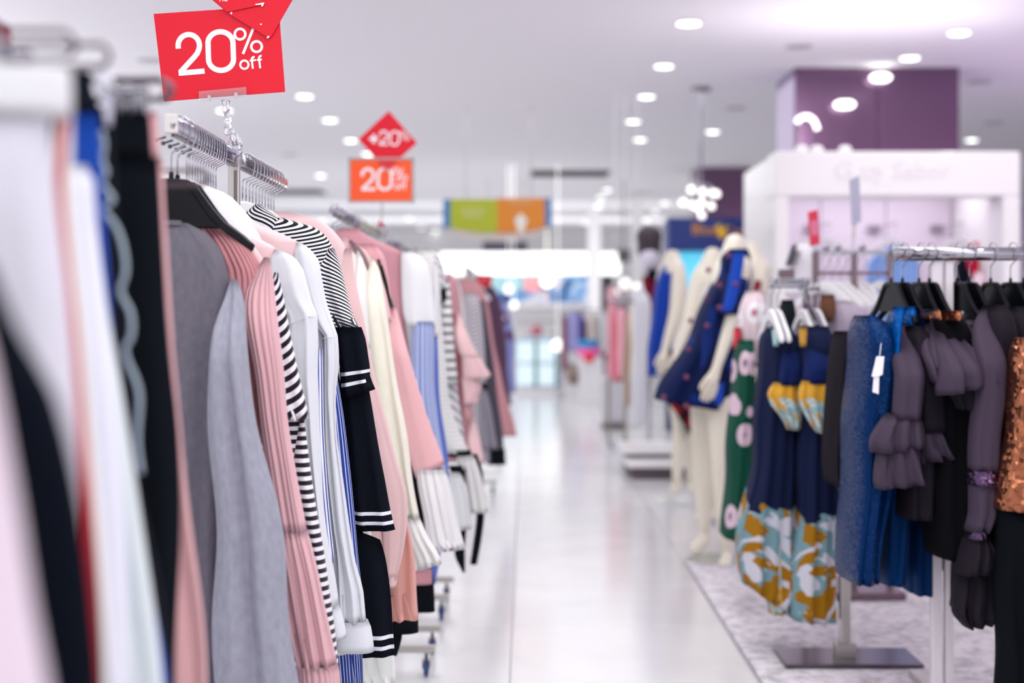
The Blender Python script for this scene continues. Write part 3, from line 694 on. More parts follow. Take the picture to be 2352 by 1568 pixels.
# ---- wire clip hangers (nearest rack)
def clip_hanger(x1, y, z, h, label, zr, clips=()):
    """a wire loop whose rounded end sits at x1"""
    x0 = 2*(-.63)-x1; t = thing('clip_hanger', label, 'hanger', (-.63, y, zr), 'wire clip hangers of the nearest rack')
    r = h/2; pts = []
    for k in range(9):
        a = -PI/2+PI*k/8; pts.append((x1-r+r*math.cos(a), y, z+r*math.sin(a)))
    for k in range(9):
        a = PI/2+PI*k/8; pts.append((x0+r+r*math.cos(a), y, z+r*math.sin(a)))
    obj('wire_loop', MB().tube(pts, .0028, 7, closed=True), CHROME_D, t, smooth=True)
    hk = [(-.63, y, z+r), (-.63, y, zr-.05), (-.612, y, zr-.02), (-.607, y, zr), (-.615, y, zr+.018), (-.63, y, zr+.0235), (-.645, y, zr+.018), (-.653, y, zr)]
    obj('hook', MB().tube(hk, .002, 7), CHROME, t, smooth=True)
    for cx in clips:
        obj('clip', MB().box((cx, y-.004, z-.012), (.017, .006, .034)).box((cx, y+.004, z-.012), (.017, .006, .034)).tube([(cx-.007, y-.006, z-.002), (cx+.007, y-.006, z-.002)], .004), CHROME, t, bevel=.0015)
    return t
clip_hanger(WX(172, 1.26), 1.26, WZ(104, 1.26), .025, 'blurred wire clip hanger over the white waistband, nearest of all', 1.53, (-.47,))
clip_hanger(WX(251, 1.36), 1.36, WZ(128, 1.36), .022, 'wire clip hanger above the black waistband with white tag', 1.53, (-.48,))
clip_hanger(WX(384, 1.585), 1.585, WZ(204, 1.585), .023, 'chrome wire clip hanger holding the black trousers', 1.53, (WX(322, 1.585), WX(268, 1.585)))
clip_hanger(WX(397, 1.64), 1.64, WZ(208, 1.64), .022, 'chrome wire clip hanger holding the dusty pink trousers', 1.53, (WX(300, 1.64),))
clip_hanger(WX(477, 1.785), 1.785, WZ(408, 1.785), .019, 'thin wire hanger end crossing in front of the black hangers', 1.452)

# ================================================================== SALE SIGNS
def ribbon(mb, pts, w, y, th=.0006, closed=False, ends=True):
    """flat stroke of width w in the plane y through XZ points"""
    P = [Vector((p[0], p[1])) for p in pts]; n = len(P); L_ = []; R_ = []
    for i in range(n):
        a = P[(i-1) % n] if closed or i else P[0]; b = P[(i+1) % n] if closed or i < n-1 else P[-1]
        t = (b-a).normalized(); q = Vector((-t.y, t.x))*w/2
        if (closed or 0 < i < n-1):
            t1 = (P[i]-P[(i-1) % n]).normalized(); c = max(.55, abs(t1.dot(t))); q = q/c
        L_.append(P[i]+q); R_.append(P[i]-q)
    vs = [(p.x, y, p.y) for p in L_]+[(p.x, y, p.y) for p in R_]+[(p.x, y-th, p.y) for p in L_]+[(p.x, y-th, p.y) for p in R_]
    fs = []
    for i in range(n if closed else n-1):
        j = (i+1) % n
        fs += [(i, j, n+j, n+i), (2*n+i, 3*n+i, 3*n+j, 2*n+j), (i, 2*n+i, 2*n+j, j), (n+i, n+j, 3*n+j, 3*n+i)]
    if not closed: fs += [(0, n, 3*n, 2*n), (n-1, 3*n-1, 4*n-1, 2*n-1)]
    mb.add(vs, fs)
def arcp(cx, cy, rx, ry, a0, a1, n=18):
    return [(cx+rx*math.cos(math.radians(a0+(a1-a0)*k/n)), cy-ry*math.sin(math.radians(a0+(a1-a0)*k/n))) for k in range(n+1)]
# strokes in the crop frame of the red sign (x right, y down), un-tilted about its centre
def glyphs():
    g = {}
    two = [(283, 352)]+arcp(358, 330, 77, 80, 180, -28, 22)+[(420, 384), (396, 414), (296, 522)]
    g['2'] = [(two, 38, False), ([(285, 529), (472, 513)], 38, False)]
    z = []
    for cx, cy, a0 in ((600, 306, 90), (622, 446, 0), (600, 446, -90), (578, 306, -180)): pass
    z = arcp(586, 310, 90, 80, 0, 180, 16)+arcp(590, 428, 90, 80, 180, 360, 16)
    g['0'] = [(z, 38, True)]
    g['%'] = [(arcp(727, 247, 38, 38, 0, 352, 24), 18, True), (arcp(846, 337, 38, 38, 0, 352, 24), 18, True), ([(822, 207), (748, 390)], 19, False)]
    g['off'] = [(arcp(758, 467, 30, 30, 0, 350, 20), 15, True), ([(819, 496), (812, 432)]+arcp(828, 428, 16, 16, 175, 75, 8), 15, False), ([(797, 438), (842, 434)], 13, False),
                ([(872, 493), (864, 424)]+arcp(880, 420, 16, 16, 175, 80, 8), 15, False), ([(848, 434), (884, 430)], 13, False)]
    return g
G = glyphs()
def print_glyphs(parent, keys, fn, scale, y, mat, name='lettering'):
    for k in keys:
        m = MB()
        for q_, (pts, w, cl) in enumerate(G[k]): ribbon(m, [fn(p) for p in pts], w*scale, y-.00015*q_, closed=cl)
        obj(name, m, mat, parent)
# sign 1: red, tilted
Y = 3.10
s1 = thing('sale_sign', 'tilted red card sign with white 20% off lettering over the front rack', 'sign', (RX, Y, WZ(330, Y)), 'red and orange sale signs')
quad = [(353, 32), (640, 13), (655, 211), (377, 233)]
obj('card', MB().prism([(WX(a, Y), WZ(b, Y)) for a, b in quad], Y-.0015, Y+.0015), RED, s1, bevel=.0005)
c2p = lambda p: (WX(320+p[0]/3.136, Y), WZ(p[1]/3.136, Y))
print_glyphs(s1, ['2', '0', '%', 'off'], c2p, Y/F/3.136, Y-.0018, PRINT)
Yd = Y-.006
dia = thing('sale_sign', 'red square card hung cornerwise over the tilted red twenty percent sign', 'sign', (WX(590, Yd), Yd, WZ(88, Yd)), 'red and orange sale signs')
obj('card', MB().prism([(WX(a, Yd), WZ(b, Yd)) for a, b in ((527, 33), (618, 88), (624, 83), (702, -52), (655, -140), (560, -175), (440, -40))], Yd-.0012, Yd+.0012), RED, dia, bevel=.0004)
Ys = Yd-.004
obj('torn_flap', MB().prism([(WX(a, Ys), WZ(b, Ys)) for a, b in ((440, -40), (509, 16), (521, 27), (530, 26), (607, 10), (600, -30))], Ys-.001, Ys+.001), RED, dia)
obj('scuff', MB().prism([(WX(a, Ys), WZ(b, Ys)) for a, b in ((586, 10), (601, 7), (608, 6), (604, 15), (600, 15), (601, 11), (588, 12))], Ys-.002, Ys-.0012), PRINT, dia)
for sc in (((531, 27), (534, 29), (532, 34), (529, 32)), ((599, 54), (602, 55), (601, 58), (597, 57)), ((613, 85), (618, 82), (619, 86), (614, 89))):
    obj('scuff', MB().prism([(WX(a, Yd), WZ(b, Yd)) for a, b in sc], Yd-.002, Yd-.0012), PRINT, dia)
text(dia, 'RE', (WX(503, Ys), Ys-.0012, WZ(4, Ys)), .018, PRINT, rot=(PI/2, -.06, 0), ext=.0003)
# clear clip holder
hd = thing('sign_holder', 'clear acrylic clip stand holding the tilted red sign on the rail', 'sign holder', (RX, 3.1, RZ))
Y = 3.09
obj('clip_jaw', MB().prism([(WX(a, Y), WZ(b, Y)) for a, b in ((457, 210), (566, 200), (567, 221), (458, 232))], Y-.003, Y), CLEAR, hd)
for px, py in ((482, 226), (543, 220)): obj('spring', MB().box((WX(px, Y), Y-.004, WZ(py, Y)), (.007, .004, .012)), STEEL, hd)
obj('stem', MB().tube([WP(px, py, Y+.002) for px, py in ((512, 230), (516, 245), (512, 252), (517, 262), (524, 254), (520, 244), (525, 230))], .004, 8), CLEAR, hd, smooth=True)
obj('stem', MB().lathe((WX(524, Y), Y, WZ(300, Y)), [(.003, -.012), (.009, -.004), (.010, .006), (.006, .014), (.009, .022), (.008, .034), (.003, .040)], 10), CLEAR, hd, smooth=True)
obj('stem', MB().tube([WP(px, py, Y) for px, py in ((530, 296), (536, 312), (541, 335))], .006, 8), CLEAR, hd, smooth=True)
obj('grip', MB().prism([(WX(a, Y), WZ(b, Y)) for a, b in ((522, 330), (532, 306), (546, 306), (556, 330), (553, 345), (526, 345))], Y-.012, Y+.012), CLEAR, hd, bevel=.003)
obj('grip_jaw', MB().box((RX, 3.1, RZ+.004), (.034, .02, .05)), CLEAR, hd, bevel=.004)
# sign 2: framed orange with red diamond
Y = 6.3
s2 = thing('sale_sign', 'framed orange sign with white 20% off lettering on a thin pole', 'sign', (WX(877, Y), Y, WZ(540, Y)), 'red and orange sale signs')
P_ = lambda px, py: (WX(px, Y), WZ(py, Y))
obj('card', MB().prism([P_(804, 366), P_(946, 366), P_(947, 462), P_(805, 462)], Y-.002, Y+.002), ORANGE, s2)
fm = plain('grey_frame', (170, 170, 168), .4)
for a, b, c_, d_ in ((800, 362, 951, 367), (800, 461, 952, 466), (800, 362, 805, 466), (946, 362, 952, 466)):
    obj('frame_strip', MB().box(((WX(a, Y)+WX(c_, Y))/2, Y, (WZ(b, Y)+WZ(d_, Y))/2), (WX(c_, Y)-WX(a, Y), .012, WZ(b, Y)-WZ(d_, Y))), fm, s2, bevel=.002)
obj('pole', MB().tube([(WX(877, Y), Y+.004, WZ(466, Y)), (WX(877, Y), Y+.004, WZ(505, Y))], .004), STEEL, s2)
obj('clip', MB().prism([P_(864, 520), P_(875, 504), (WX(886, Y), WZ(512, Y)), P_(890, 530), P_(882, 552), P_(872, 528)], Y-.02, Y+.02), CHROME, s2, bevel=.004)
obj('clip_pad', MB().prism([P_(868, 516), P_(875, 506), P_(884, 516), P_(878, 524)], Y-.026, Y-.02), plain('red_pad', (196, 60, 70), .4), s2)
th_ = math.radians(4.0); k_ = .5335
def c2q(p):
    x, y = p[0]-480, p[1]-370; xr = x*math.cos(th_)-y*math.sin(th_); yr = x*math.sin(th_)+y*math.cos(th_)
    return (WX(865.5+xr*k_/3.136, Y), WZ(410+yr*k_/3.136, Y))
print_glyphs(s2, ['2', '0', '%', 'off'], c2q, k_*Y/F/3.136, Y-.0022, PRINT)
Y = 6.29
s3 = thing('sale_sign', 'red diamond card with white +20% lettering above the framed orange sign', 'sign', (WX(890, Y), Y, WZ(395, Y)), 'red and orange sale signs')
obj('card', MB().prism([(WX(a, Y+.012), WZ(b, Y+.012)) for a, b in ((893, 255), (958, 328), (888, 392), (823, 320))], Y+.010, Y+.013), RED, s3)
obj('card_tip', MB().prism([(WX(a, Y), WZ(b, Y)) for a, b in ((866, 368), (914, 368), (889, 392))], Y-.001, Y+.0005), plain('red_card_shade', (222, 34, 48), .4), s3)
def c2r(p):
    x, y = p[0]-480, p[1]-370; xr = x*math.cos(th_*1.8)-y*math.sin(th_*1.8); yr = x*math.sin(th_*1.8)+y*math.cos(th_*1.8); k = .35
    return (WX(894+xr*k/3.136, Y), WZ(315.5+yr*k/3.136, Y))
print_glyphs(s3, ['2', '0', '%'], c2r, .33*Y/F/3.136, Y+.0095, PRINT)
obj('lettering', MB().box((WX(858, Y), Y+.009, WZ(318, Y)), (.04, .001, .012)).box((WX(858, Y), Y+.009, WZ(318, Y)), (.012, .0012, .04)), PRINT, s3)
# small red card far down the left row
Y = 9.6
s4 = thing('sale_sign', 'small red card with a pointed tip above the farthest left rack', 'sign', (WX(1112, Y), Y, WZ(665, Y)), 'red and orange sale signs')
obj('card', MB().prism([(WX(a, Y), WZ(b, Y)) for a, b in ((1095, 630), (1131, 631), (1129, 652), (1122, 659), (1104, 657), (1097, 648))], Y-.003, Y+.003), RED, s4)
obj('print', MB().box((WX(1113, Y), Y-.004, WZ(640, Y)), (.05, .001, .012)), plain('pink_print', (250, 150, 170), .5), s4)
obj('stem', MB().tube([(WX(1113, Y), Y, WZ(658, Y)), (WX(1113, Y), Y, WZ(690, Y))], .005), STEEL, s4)

# ================================================================== CLOTHES
SEED = [0]
def wear(name, label, cat, Y, parts, group):
    """one hanging garment; parts = (part name, rows, material, options); option dy moves the part along the aisle"""
    r0_ = parts[0][1][0]; px = r0_[0]; py = r0_[-1]
    t = thing(name, label, cat, (WX(px, Y), Y, WZ(py, Y)), group)
    for nm, rows, mat, kw in parts:
        SEED[0] += 1; kw = dict(kw); kw.setdefault('seed', SEED[0])
        if nm in ('sleeve', 'leg'): kw.setdefault('blend', True)
        lab = kw.pop('lab', None)
        loft(nm, Y, rows, mat, t, label=lab, **kw)
    return t
WH = (234, 235, 240); BK = (16, 20, 27); PK = (236, 204, 206); DPK = (214, 150, 158)
fW = fab(WH); fWd = fab((226, 228, 234)); fBK = fab(BK); fP = fab(PK); fD = fab(DPK)
gA = 'trousers and tops on the nearest rack'
# --- nearest rack (out of focus)
wear('garment', 'pale pink cloth edge at the lower left corner, nearest of all', 'clothing', .76, [('body', [(-90, 560), (-14, 850), (30, 1050), (58, 1200), (86, 1400), (112, 1568)], fab((232, 214, 226)), dict(wide=.30, n=5, amp=.008, T=.03, zb=.7))], gA)
wear('garment', 'black cloth curving down beside the pale pink edge', 'clothing', .86, [('body', [(-20, 600), (30, 740), (66, 810), (116, 900), (148, 1000), (194, 1200), (226, 1400), (246, 1568)], fab((10, 16, 26)), dict(wide=.30, n=5, amp=.006, T=.03, zb=.62))], gA)
wear('trousers', 'white wide trousers with a deep waistband at upper left', 'trousers', 1.1, [
    ('waistband', [(140, 150), (162, 158), (164, 200), (165, 268)], fab((238, 238, 240)), dict(wide=.32, T=.022, topT=.8)),
    ('body', [(112, 262), (128, 480), (156, 700), (172, 900), (176, 1150), (165, 1450)], fab((226, 224, 234)), dict(wide=.30, n=6, amp=.010, T=.030, zb=.55))], gA)
stripeR = [(0, (236, 236, 240)), (.64, (24, 14, 34)), (.76, (226, 216, 206)), (.84, (186, 4, 34)), (.965, (228, 220, 206)), (.985, (238, 240, 240))]
wear('trousers', 'trousers with black, cream and red side stripes behind the white pair', 'trousers', 1.2, [
    ('body', [(60, 166, 262), (60, 160, 400), (70, 172, 560), (90, 196, 760), (100, 218, 1000), (110, 236, 1300), (130, 246, 1568)], fab((232, 226, 220), ramp=stripeR), dict(T=.026, n=2, amp=.004, zb=.5))], gA)
wear('top', 'white top with rounded shoulder beside the red side stripe', 'top', 1.3, [
    ('body', [(150, 196, 384), (150, 210, 410), (150, 216, 520), (160, 236, 700), (170, 258, 900), (190, 276, 1200), (210, 292, 1568)], fab((232, 234, 246)), dict(T=.026, n=1, amp=.004, zb=.55))], gA)
wear('garment', 'pale grey-green garment left of the bright blue one', 'clothing', 1.37, [
    ('body', [(150, 200, 380), (150, 212, 470), (160, 240, 700), (170, 276, 900), (190, 322, 1180), (230, 350, 1400), (260, 366, 1568)], fab((216, 226, 228)), dict(T=.028, n=2, amp=.005, zb=.55))], gA)
wear('trousers', 'bright royal blue trousers with black waistband and wavy white edging', 'trousers', 1.43, [
    ('waistband', [(-140, 208, 166), (-140, 212, 200), (-130, 236, 262)], fab((22, 26, 38)), dict(T=.018, topT=.9)),
    ('body', [(-140, 226, 260), (-130, 230, 330), (-120, 236, 460), (-110, 248, 640), (-90, 268, 860), (-60, 300, 1080), (-40, 336, 1300), (0, 384, 1568)], fab((14, 70, 168)), dict(T=.02, n=9, amp=.006, zb=.5)),
    ('tag', [(214, 252, 158), (216, 258, 186), (218, 262, 204)], fab((236, 236, 244)), dict(T=.006, topT=.9, dy=-.03)),
    ('tag', [(226, 262, 210), (236, 258, 240), (244, 258, 290)], fab((206, 206, 220)), dict(T=.004, topT=.9, dy=-.03))], gA)
wv = [(232, 300), (240, 330), (236, 352), (232, 372), (246, 392), (238, 408), (230, 418), (248, 440), (262, 458), (248, 470), (232, 472), (246, 494), (268, 520), (282, 560), (290, 610), (286, 640), (274, 664), (284, 690), (300, 712), (304, 750), (300, 782), (284, 794), (292, 830), (312, 870), (322, 910), (318, 960), (314, 1010), (320, 1060), (326, 1100)]
bw = wear('garment', 'black ruffled garment with a wavy white overlocked edge beside the blue trousers', 'clothing', 1.47, [
    ('body', [(-60, 262, 268), (-60, 268, 500), (-40, 276, 640), (0, 296, 860), (0, 318, 1080), (40, 360, 1300), (60, 396, 1568)], fab((24, 26, 34)), dict(T=.02, n=6, amp=.004, zb=.6))], gA)
sm = []
for i in range(len(wv)-1):
    for t_ in (0, .33, .66): sm.append(WP(wv[i][0]+(wv[i+1][0]-wv[i][0])*t_, wv[i][1]+(wv[i+1][1]-wv[i][1])*t_, 1.443))
for _ in range(2): sm = [sm[0]]+[(sm[i-1]+sm[i]*2+sm[i+1])/4 for i in range(1, len(sm)-1)]+[sm[-1]]
obj('wavy_edging', MB().tube(sm, .0027, 8), fab((176, 190, 198)), bw, smooth=True, label='wavy white edging')
wear('trousers', 'black trousers clipped by the waistband on a chrome wire hanger', 'trousers', 1.59, [
    ('waistband', [(-240, 336, 250), (-240, 341, 262), (-240, 349, 364)], fab(BK), dict(T=.016, topT=.9)),
    ('body', [(-240, 362, 362), (-240, 372, 520), (-220, 384, 700), (-200, 394, 850), (-180, 404, 1000), (-150, 408, 1250), (-120, 400, 1568)], fab(BK), dict(T=.022, n=8, amp=.006, zb=.42))], gA)
wear('trousers', 'dusty pink trousers clipped just behind the black pair', 'trousers', 1.69, [
    ('waistband', [(-160, 360, 256), (-160, 364, 300), (-160, 367, 364)], fab((232, 172, 176)), dict(T=.016, topT=.9)),
    ('body', [(-160, 375, 362), (-160, 386, 560), (-140, 400, 800), (-120, 412, 900), (-100, 424, 1000), (-80, 446, 1250), (-60, 470, 1568)], fab((240, 186, 188)), dict(T=.024, n=9, amp=.008, zb=.42))], gA)

# --- front chrome rack (in focus)
gB = 'tops on the front chrome rail'
gray_lit = fab((152, 154, 168), heather=.55, weave=.6)  # sleeve grey lightened for the aisle light falling on it
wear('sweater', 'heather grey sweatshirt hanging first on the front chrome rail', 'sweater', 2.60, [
    ('body', [(330, 430, 512), (280, 470, 532), (250, 508, 580), (240, 530, 680), (240, 520, 900), (230, 516, 1200), (230, 520, 1568)], fab((104, 101, 112), heather=.55, weave=.6), dict(T=.028, n=4, amp=.008, zb=.42)),  # body grey darkened, shade put into the colour
    ('sleeve', [(470, 530, 640), (478, 545, 690), (480, 556, 760), (484, 592, 950), (486, 625, 1120), (486, 655, 1340), (486, 680, 1568)], gray_lit, dict(T=.045, n=2, amp=.017, dy=-.05, zb=.40)),
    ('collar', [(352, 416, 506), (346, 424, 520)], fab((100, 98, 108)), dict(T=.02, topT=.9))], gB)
rib = fab((226, 178, 184), ribs=.0085, weave=.3)
wear('cardigan', 'dusty pink ribbed cardigan with gathered bell cuff beside the grey sweatshirt', 'cardigan', 2.70, [
    ('body', [(370, 424, 486), (330, 470, 502), (300, 530, 528), (280, 575, 572), (270, 606, 640), (270, 604, 900), (270, 610, 1568)], fab((214, 146, 152), ribs=.010, weave=.3), dict(T=.03, n=3, amp=.006, zb=.5)),  # body rose deepened to carry the shade beside the sleeve
    ('collar', [(418, 436, 482), (424, 500, 506), (470, 560, 540), (540, 600, 590), (586, 622, 640)], fab((240, 202, 204)), dict(T=.012, topT=.9, dy=.02)),
    ('sleeve', [(556, 612, 590), (548, 624, 650), (558, 634, 720), (584, 652, 860), (597, 662, 955), (611, 678, 1050), (638, 702, 1218)], rib, dict(T=.034, n=1, amp=.005, dy=-.03)),
    ('cuff', [(636, 703, 1212), (640, 716, 1250), (650, 736, 1320), (664, 756, 1420), (676, 768, 1500), (682, 772, 1528)], rib, dict(T=.034, n=4, amp=.008, dy=-.032, topT=.8, grow=.35)),
    ('cuff_hem', [(682, 774, 1524), (684, 780, 1545), (686, 784, 1600)], rib, dict(T=.036, dy=-.034, topT=.9))], gB)
stA = fab((238, 236, 240), stripe=((24, 16, 36), 38, .0165, .5))
stB = fab((238, 236, 240), stripe=((24, 16, 36), 0, .0170, .52))
wear('top', 'black and white striped top squeezed behind the pink ribbed cardigan', 'top', 2.80, [
    ('body', [(470, 600, 650), (460, 630, 690), (470, 660, 800), (520, 690, 960), (560, 720, 1300)], stB, dict(T=.02, n=2, amp=.003, zb=.45)),
    ('sleeve', [(596, 634, 625), (600, 648, 680), (610, 668, 770), (625, 690, 880), (648, 704, 945), (664, 706, 964)], stA, dict(T=.022, n=1, amp=.003, dy=-.02)),
    ('sleeve', [(660, 694, 962), (666, 702, 1020), (684, 722, 1140), (706, 742, 1260), (728, 758, 1380), (746, 772, 1480), (754, 782, 1568)], stB, dict(T=.02, n=1, amp=.003, dy=-.021, zb=.42, topT=.8))], gB)
pin = fab((236, 238, 244), stripe=((40, 62, 160), 90, .0072, .5), weave=.5)
pin2 = fab((40, 60, 140), stripe=((190, 200, 226), 90, .006, .28), weave=.5)
white = fab((222, 225, 231), weave=.6, wr=.35)
whg = fab((206, 209, 217), weave=.6, wr=.3)
def white_sweater(label, Y, d, shift):
    parts = [
     ('body', [(p[0]+0, p[1], p[2]) for p in d['body']], whg, dict(T=.026, n=3, amp=.006, zb=.52)),
     ('collar', d['collar'], fab((240, 204, 206), weave=1.2), dict(T=.030, topT=.5, n=1, amp=.003, dy=-.012)),
     ('sleeve', d['shoulder'][:-1]+d['sleeve'], white, dict(T=.030, n=2, amp=.007, dy=-.012, grow=.6, blend=False, topT=.5)),
     ('pinstripe_gusset', d['pin'], pin if shift == 0 else pin2, dict(T=.010, topT=.9, dy=.0)),
     ('cuff', d['cuff'], white, dict(T=.031, topT=.9, dy=-.014))]
    t = wear('sweater', label, 'sweater', Y, parts, gB)
    ys = d['seam']; pts = [WP(px, py, Y-.012)+Vector((0, -.031-.006*math.sin(k*1.3), 0)) for k, (px, py) in enumerate(ys)]
    obj('seam', MB().tube(pts, .0011, 6), whg, t, smooth=True)
    return t
white_sweater('white sweatshirt with pink collar and pinstripe slit sleeve, nearer of the two', 2.92, dict(
    body=[(380, 480, 505), (360, 570, 545), (350, 640, 590), (350, 700, 700), (360, 728, 900), (370, 742, 1150), (380, 760, 1400)],
    collar=[(440, 474, 476), (430, 512, 502), (430, 556, 526), (430, 600, 550), (440, 634, 572), (450, 628, 600), (460, 618, 634)],
    shoulder=[(632, 642, 573), (622, 672, 588), (614, 696, 618), (614, 706, 650), (630, 717, 690), (640, 729, 730)],
    sleeve=[(662, 731, 728), (664, 733, 790), (672, 730, 870), (690, 730, 960), (700, 736, 1050), (716, 744, 1150), (730, 756, 1260), (742, 776, 1392)],
    pin=[(715, 741, 800), (715, 743, 950), (720, 752, 1100), (730, 760, 1200), (745, 768, 1290)],
    cuff=[(742, 776, 1386), (746, 784, 1410), (752, 793, 1452), (752, 794, 1462)],
    seam=[(668, 750), (684, 740), (700, 731), (716, 727), (729, 728)]), 0)
white_sweater('white sweatshirt with pink collar and wide grey cuff, farther of the two', 3.04, dict(
    body=[(440, 560, 500), (420, 650, 560), (410, 720, 600), (410, 745, 760), (420, 766, 1000), (440, 790, 1250), (450, 800, 1500)],
    collar=[(500, 536, 470), (510, 566, 500), (520, 606, 520), (530, 650, 538), (540, 685, 556), (550, 676, 592), (560, 670, 600)],
    shoulder=[(682, 692, 557), (676, 712, 572), (674, 732, 598), (680, 738, 630), (700, 748, 690), (720, 763, 740), (730, 772, 776)],
    sleeve=[(744, 773, 774), (745, 776, 830), (748, 772, 900), (752, 776, 980), (756, 789, 1090), (764, 800, 1200), (776, 816, 1290), (780, 836, 1360), (783, 842, 1428)],
    pin=[(745, 772, 850), (748, 789, 950), (756, 806, 1100), (770, 816, 1200), (780, 826, 1300), (790, 832, 1350)],
    cuff=[(781, 845, 1424), (779, 852, 1440), (777, 858, 1475), (776, 860, 1494)],
    seam=[(746, 777), (756, 774), (771, 775)]), 1)
wear('blouse', 'blue pinstriped blouse showing below the wide grey cuff', 'blouse', 3.12, [
    ('body', [(600, 690, 600), (590, 730, 700), (590, 760, 900), (600, 790, 1200), (640, 824, 1400), (680, 832, 1480), (700, 833, 1568)], pin2, dict(T=.022, n=8, amp=.005, zb=.56))], gB)
stO = fab((240, 236, 240), stripe=((14, 22, 30), 12, .0078, .5), weave=.3)
stN = fab((240, 236, 240), stripe=((14, 22, 30), -38, .0078, .5), weave=.3)
stS = fab((240, 236, 240), stripe=((14, 22, 30), -30, .0076, .5), weave=.3)
blk = fab((15, 19, 28), weave=1.3, wr=.35)
WB = (236, 238, 246)
def bnd(Y, top, *ys): return [((a-top)*Y/F, (b-top)*Y/F, WB) for a, b in ys]
blk1 = fab((15, 19, 28), weave=1.3, wr=.35, bands=bnd(3.154, 751, (851, 859), (874, 882)))
blk2 = fab((15, 19, 28), weave=1.3, wr=.35, bands=bnd(3.17, 845, (1172, 1180), (1194, 1202)))
blk3 = fab((15, 19, 28), weave=1.3, wr=.35, bands=bnd(3.19, 650, (1455, 1464), (1479, 1488)))
wband = fab((236, 238, 246), ribs=.003)
wear('dress', 'black and white striped high-neck dress with tiered black bell sleeves', 'dress', 3.19, [
    ('shoulder', [(566, 650, 500), (540, 690, 512), (520, 726, 524), (510, 748, 542), (505, 762, 566), (500, 770, 600), (500, 775, 660)], stO, dict(T=.024, topT=.5, n=1, amp=.002)),
    ('neck', [(586, 600, 470), (566, 622, 486), (556, 642, 503), (552, 640, 520), (556, 620, 548)], stN, dict(T=.022, topT=.8, dy=-.004)),
    ('sleeve', [(690, 766, 570), (695, 780, 610), (708, 792, 652), (730, 806, 700), (748, 818, 736), (764, 828, 754)], stS, dict(T=.028, n=2, amp=.005, dy=-.015, topT=.7)),
    ('body', [(500, 774, 650), (510, 770, 760), (520, 790, 950), (540, 800, 1100), (560, 836, 1225), (570, 874, 1240), (590, 892, 1330), (620, 904, 1430), (640, 912, 1504)], blk3, dict(T=.030, n=7, amp=.007, zb=None)),
    ('sleeve_tier', [(765, 830, 751), (770, 838, 780), (776, 844, 820), (782, 849, 852), (784, 850, 872), (785, 858, 890), (786, 864, 904)], blk1, dict(T=.030, n=2, amp=.005, dy=-.036, topT=.9, tilt=.010)),
    ('sleeve_tier', [(780, 838, 845), (784, 850, 910), (792, 866, 1000), (798, 884, 1100), (806, 896, 1180), (812, 904, 1216)], blk2, dict(T=.026, n=2, amp=.004, dy=-.020, topT=.8))], gB)
wear('skirt', 'long white skirt hanging lowest behind the striped tiered dress', 'skirt', 3.38, [
    ('body', [(640, 800, 700), (640, 860, 1300), (650, 902, 1480), (650, 908, 1568)], fab((238, 240, 236)), dict(T=.02, n=9, amp=.005, zb=.38))], gB)
pinkf = fab((234, 198, 198), weave=1.6, stripe=None)
wear('cardigan', 'pale pink fine-knit cardigan peeking out behind the striped dress', 'cardigan', 3.50, [
    ('body', [(610, 668, 486), (590, 740, 508), (570, 786, 556), (560, 806, 610), (560, 820, 700), (560, 860, 1000), (560, 895, 1345)], fP, dict(T=.024, n=3, amp=.005)),
    ('sleeve', [(740, 806, 570), (750, 812, 620), (780, 832, 720), (800, 858, 850), (830, 888, 960), (856, 912, 1060), (874, 934, 1150), (880, 934, 1200), (884, 926, 1270), (887, 911, 1330)], pinkf, dict(T=.026, n=1, amp=.004, dy=-.01)),
    ('cuff', [(886, 912, 1318), (888, 910, 1346)], pinkf, dict(T=.024, topT=.95, dy=-.011))], gB)
wear('sweater', 'salmon pink sweatshirt with raw hem below the pale pink cardigan sleeve', 'sweater', 3.60, [
    ('body', [(680, 800, 820), (650, 850, 860), (640, 880, 980), (650, 925, 1100), (660, 945, 1230), (670, 956, 1340), (690, 966, 1424)], fab((226, 166, 156), wr=.4), dict(T=.04, n=8, amp=.014, tilt=.004))], gB)
wear('trousers', 'black wide-leg trousers reaching below the salmon pink sweatshirt', 'trousers', 3.78, [
    ('body', [(760, 850, 900), (760, 900, 1200), (770, 962, 1400), (780, 961, 1452)], fBK, dict(T=.03, n=2, amp=.005)),
    ('leg', [(840, 925, 1430), (846, 922, 1470), (850, 912, 1506)], fBK, dict(T=.02, topT=.9, dy=-.02))], gB)
wear('top', 'pink top with grey lining showing behind the cream puff sleeve', 'top', 4.06, [
    ('body', [(700, 790, 545), (690, 840, 575), (680, 862, 610), (690, 884, 660), (700, 900, 740)], fab((238, 196, 200)), dict(T=.016, n=1, amp=.003)),
    ('lining', [(800, 808, 552), (810, 828, 568), (826, 842, 592), (838, 850, 615), (842, 852, 640)], fab((140, 116, 122)), dict(T=.012, dy=-.02, topT=.8))], gB)
wear('blouse', 'white smocked blouse sleeve beside the pale pink cardigan', 'blouse', 3.80, [
    ('body', [(700, 800, 572), (690, 826, 590), (690, 840, 640), (700, 850, 800), (720, 870, 1100)], fab((238, 236, 228), wr=.6), dict(T=.02, n=3, amp=.005)),
    ('sleeve', [(800, 822, 575), (806, 836, 610), (816, 844, 700), (820, 850, 800)], fab((240, 240, 236), wr=.7), dict(T=.02, n=1, amp=.004, dy=-.02))], gB)
cream = fab((244, 242, 226), wr=.6, heather=.1)
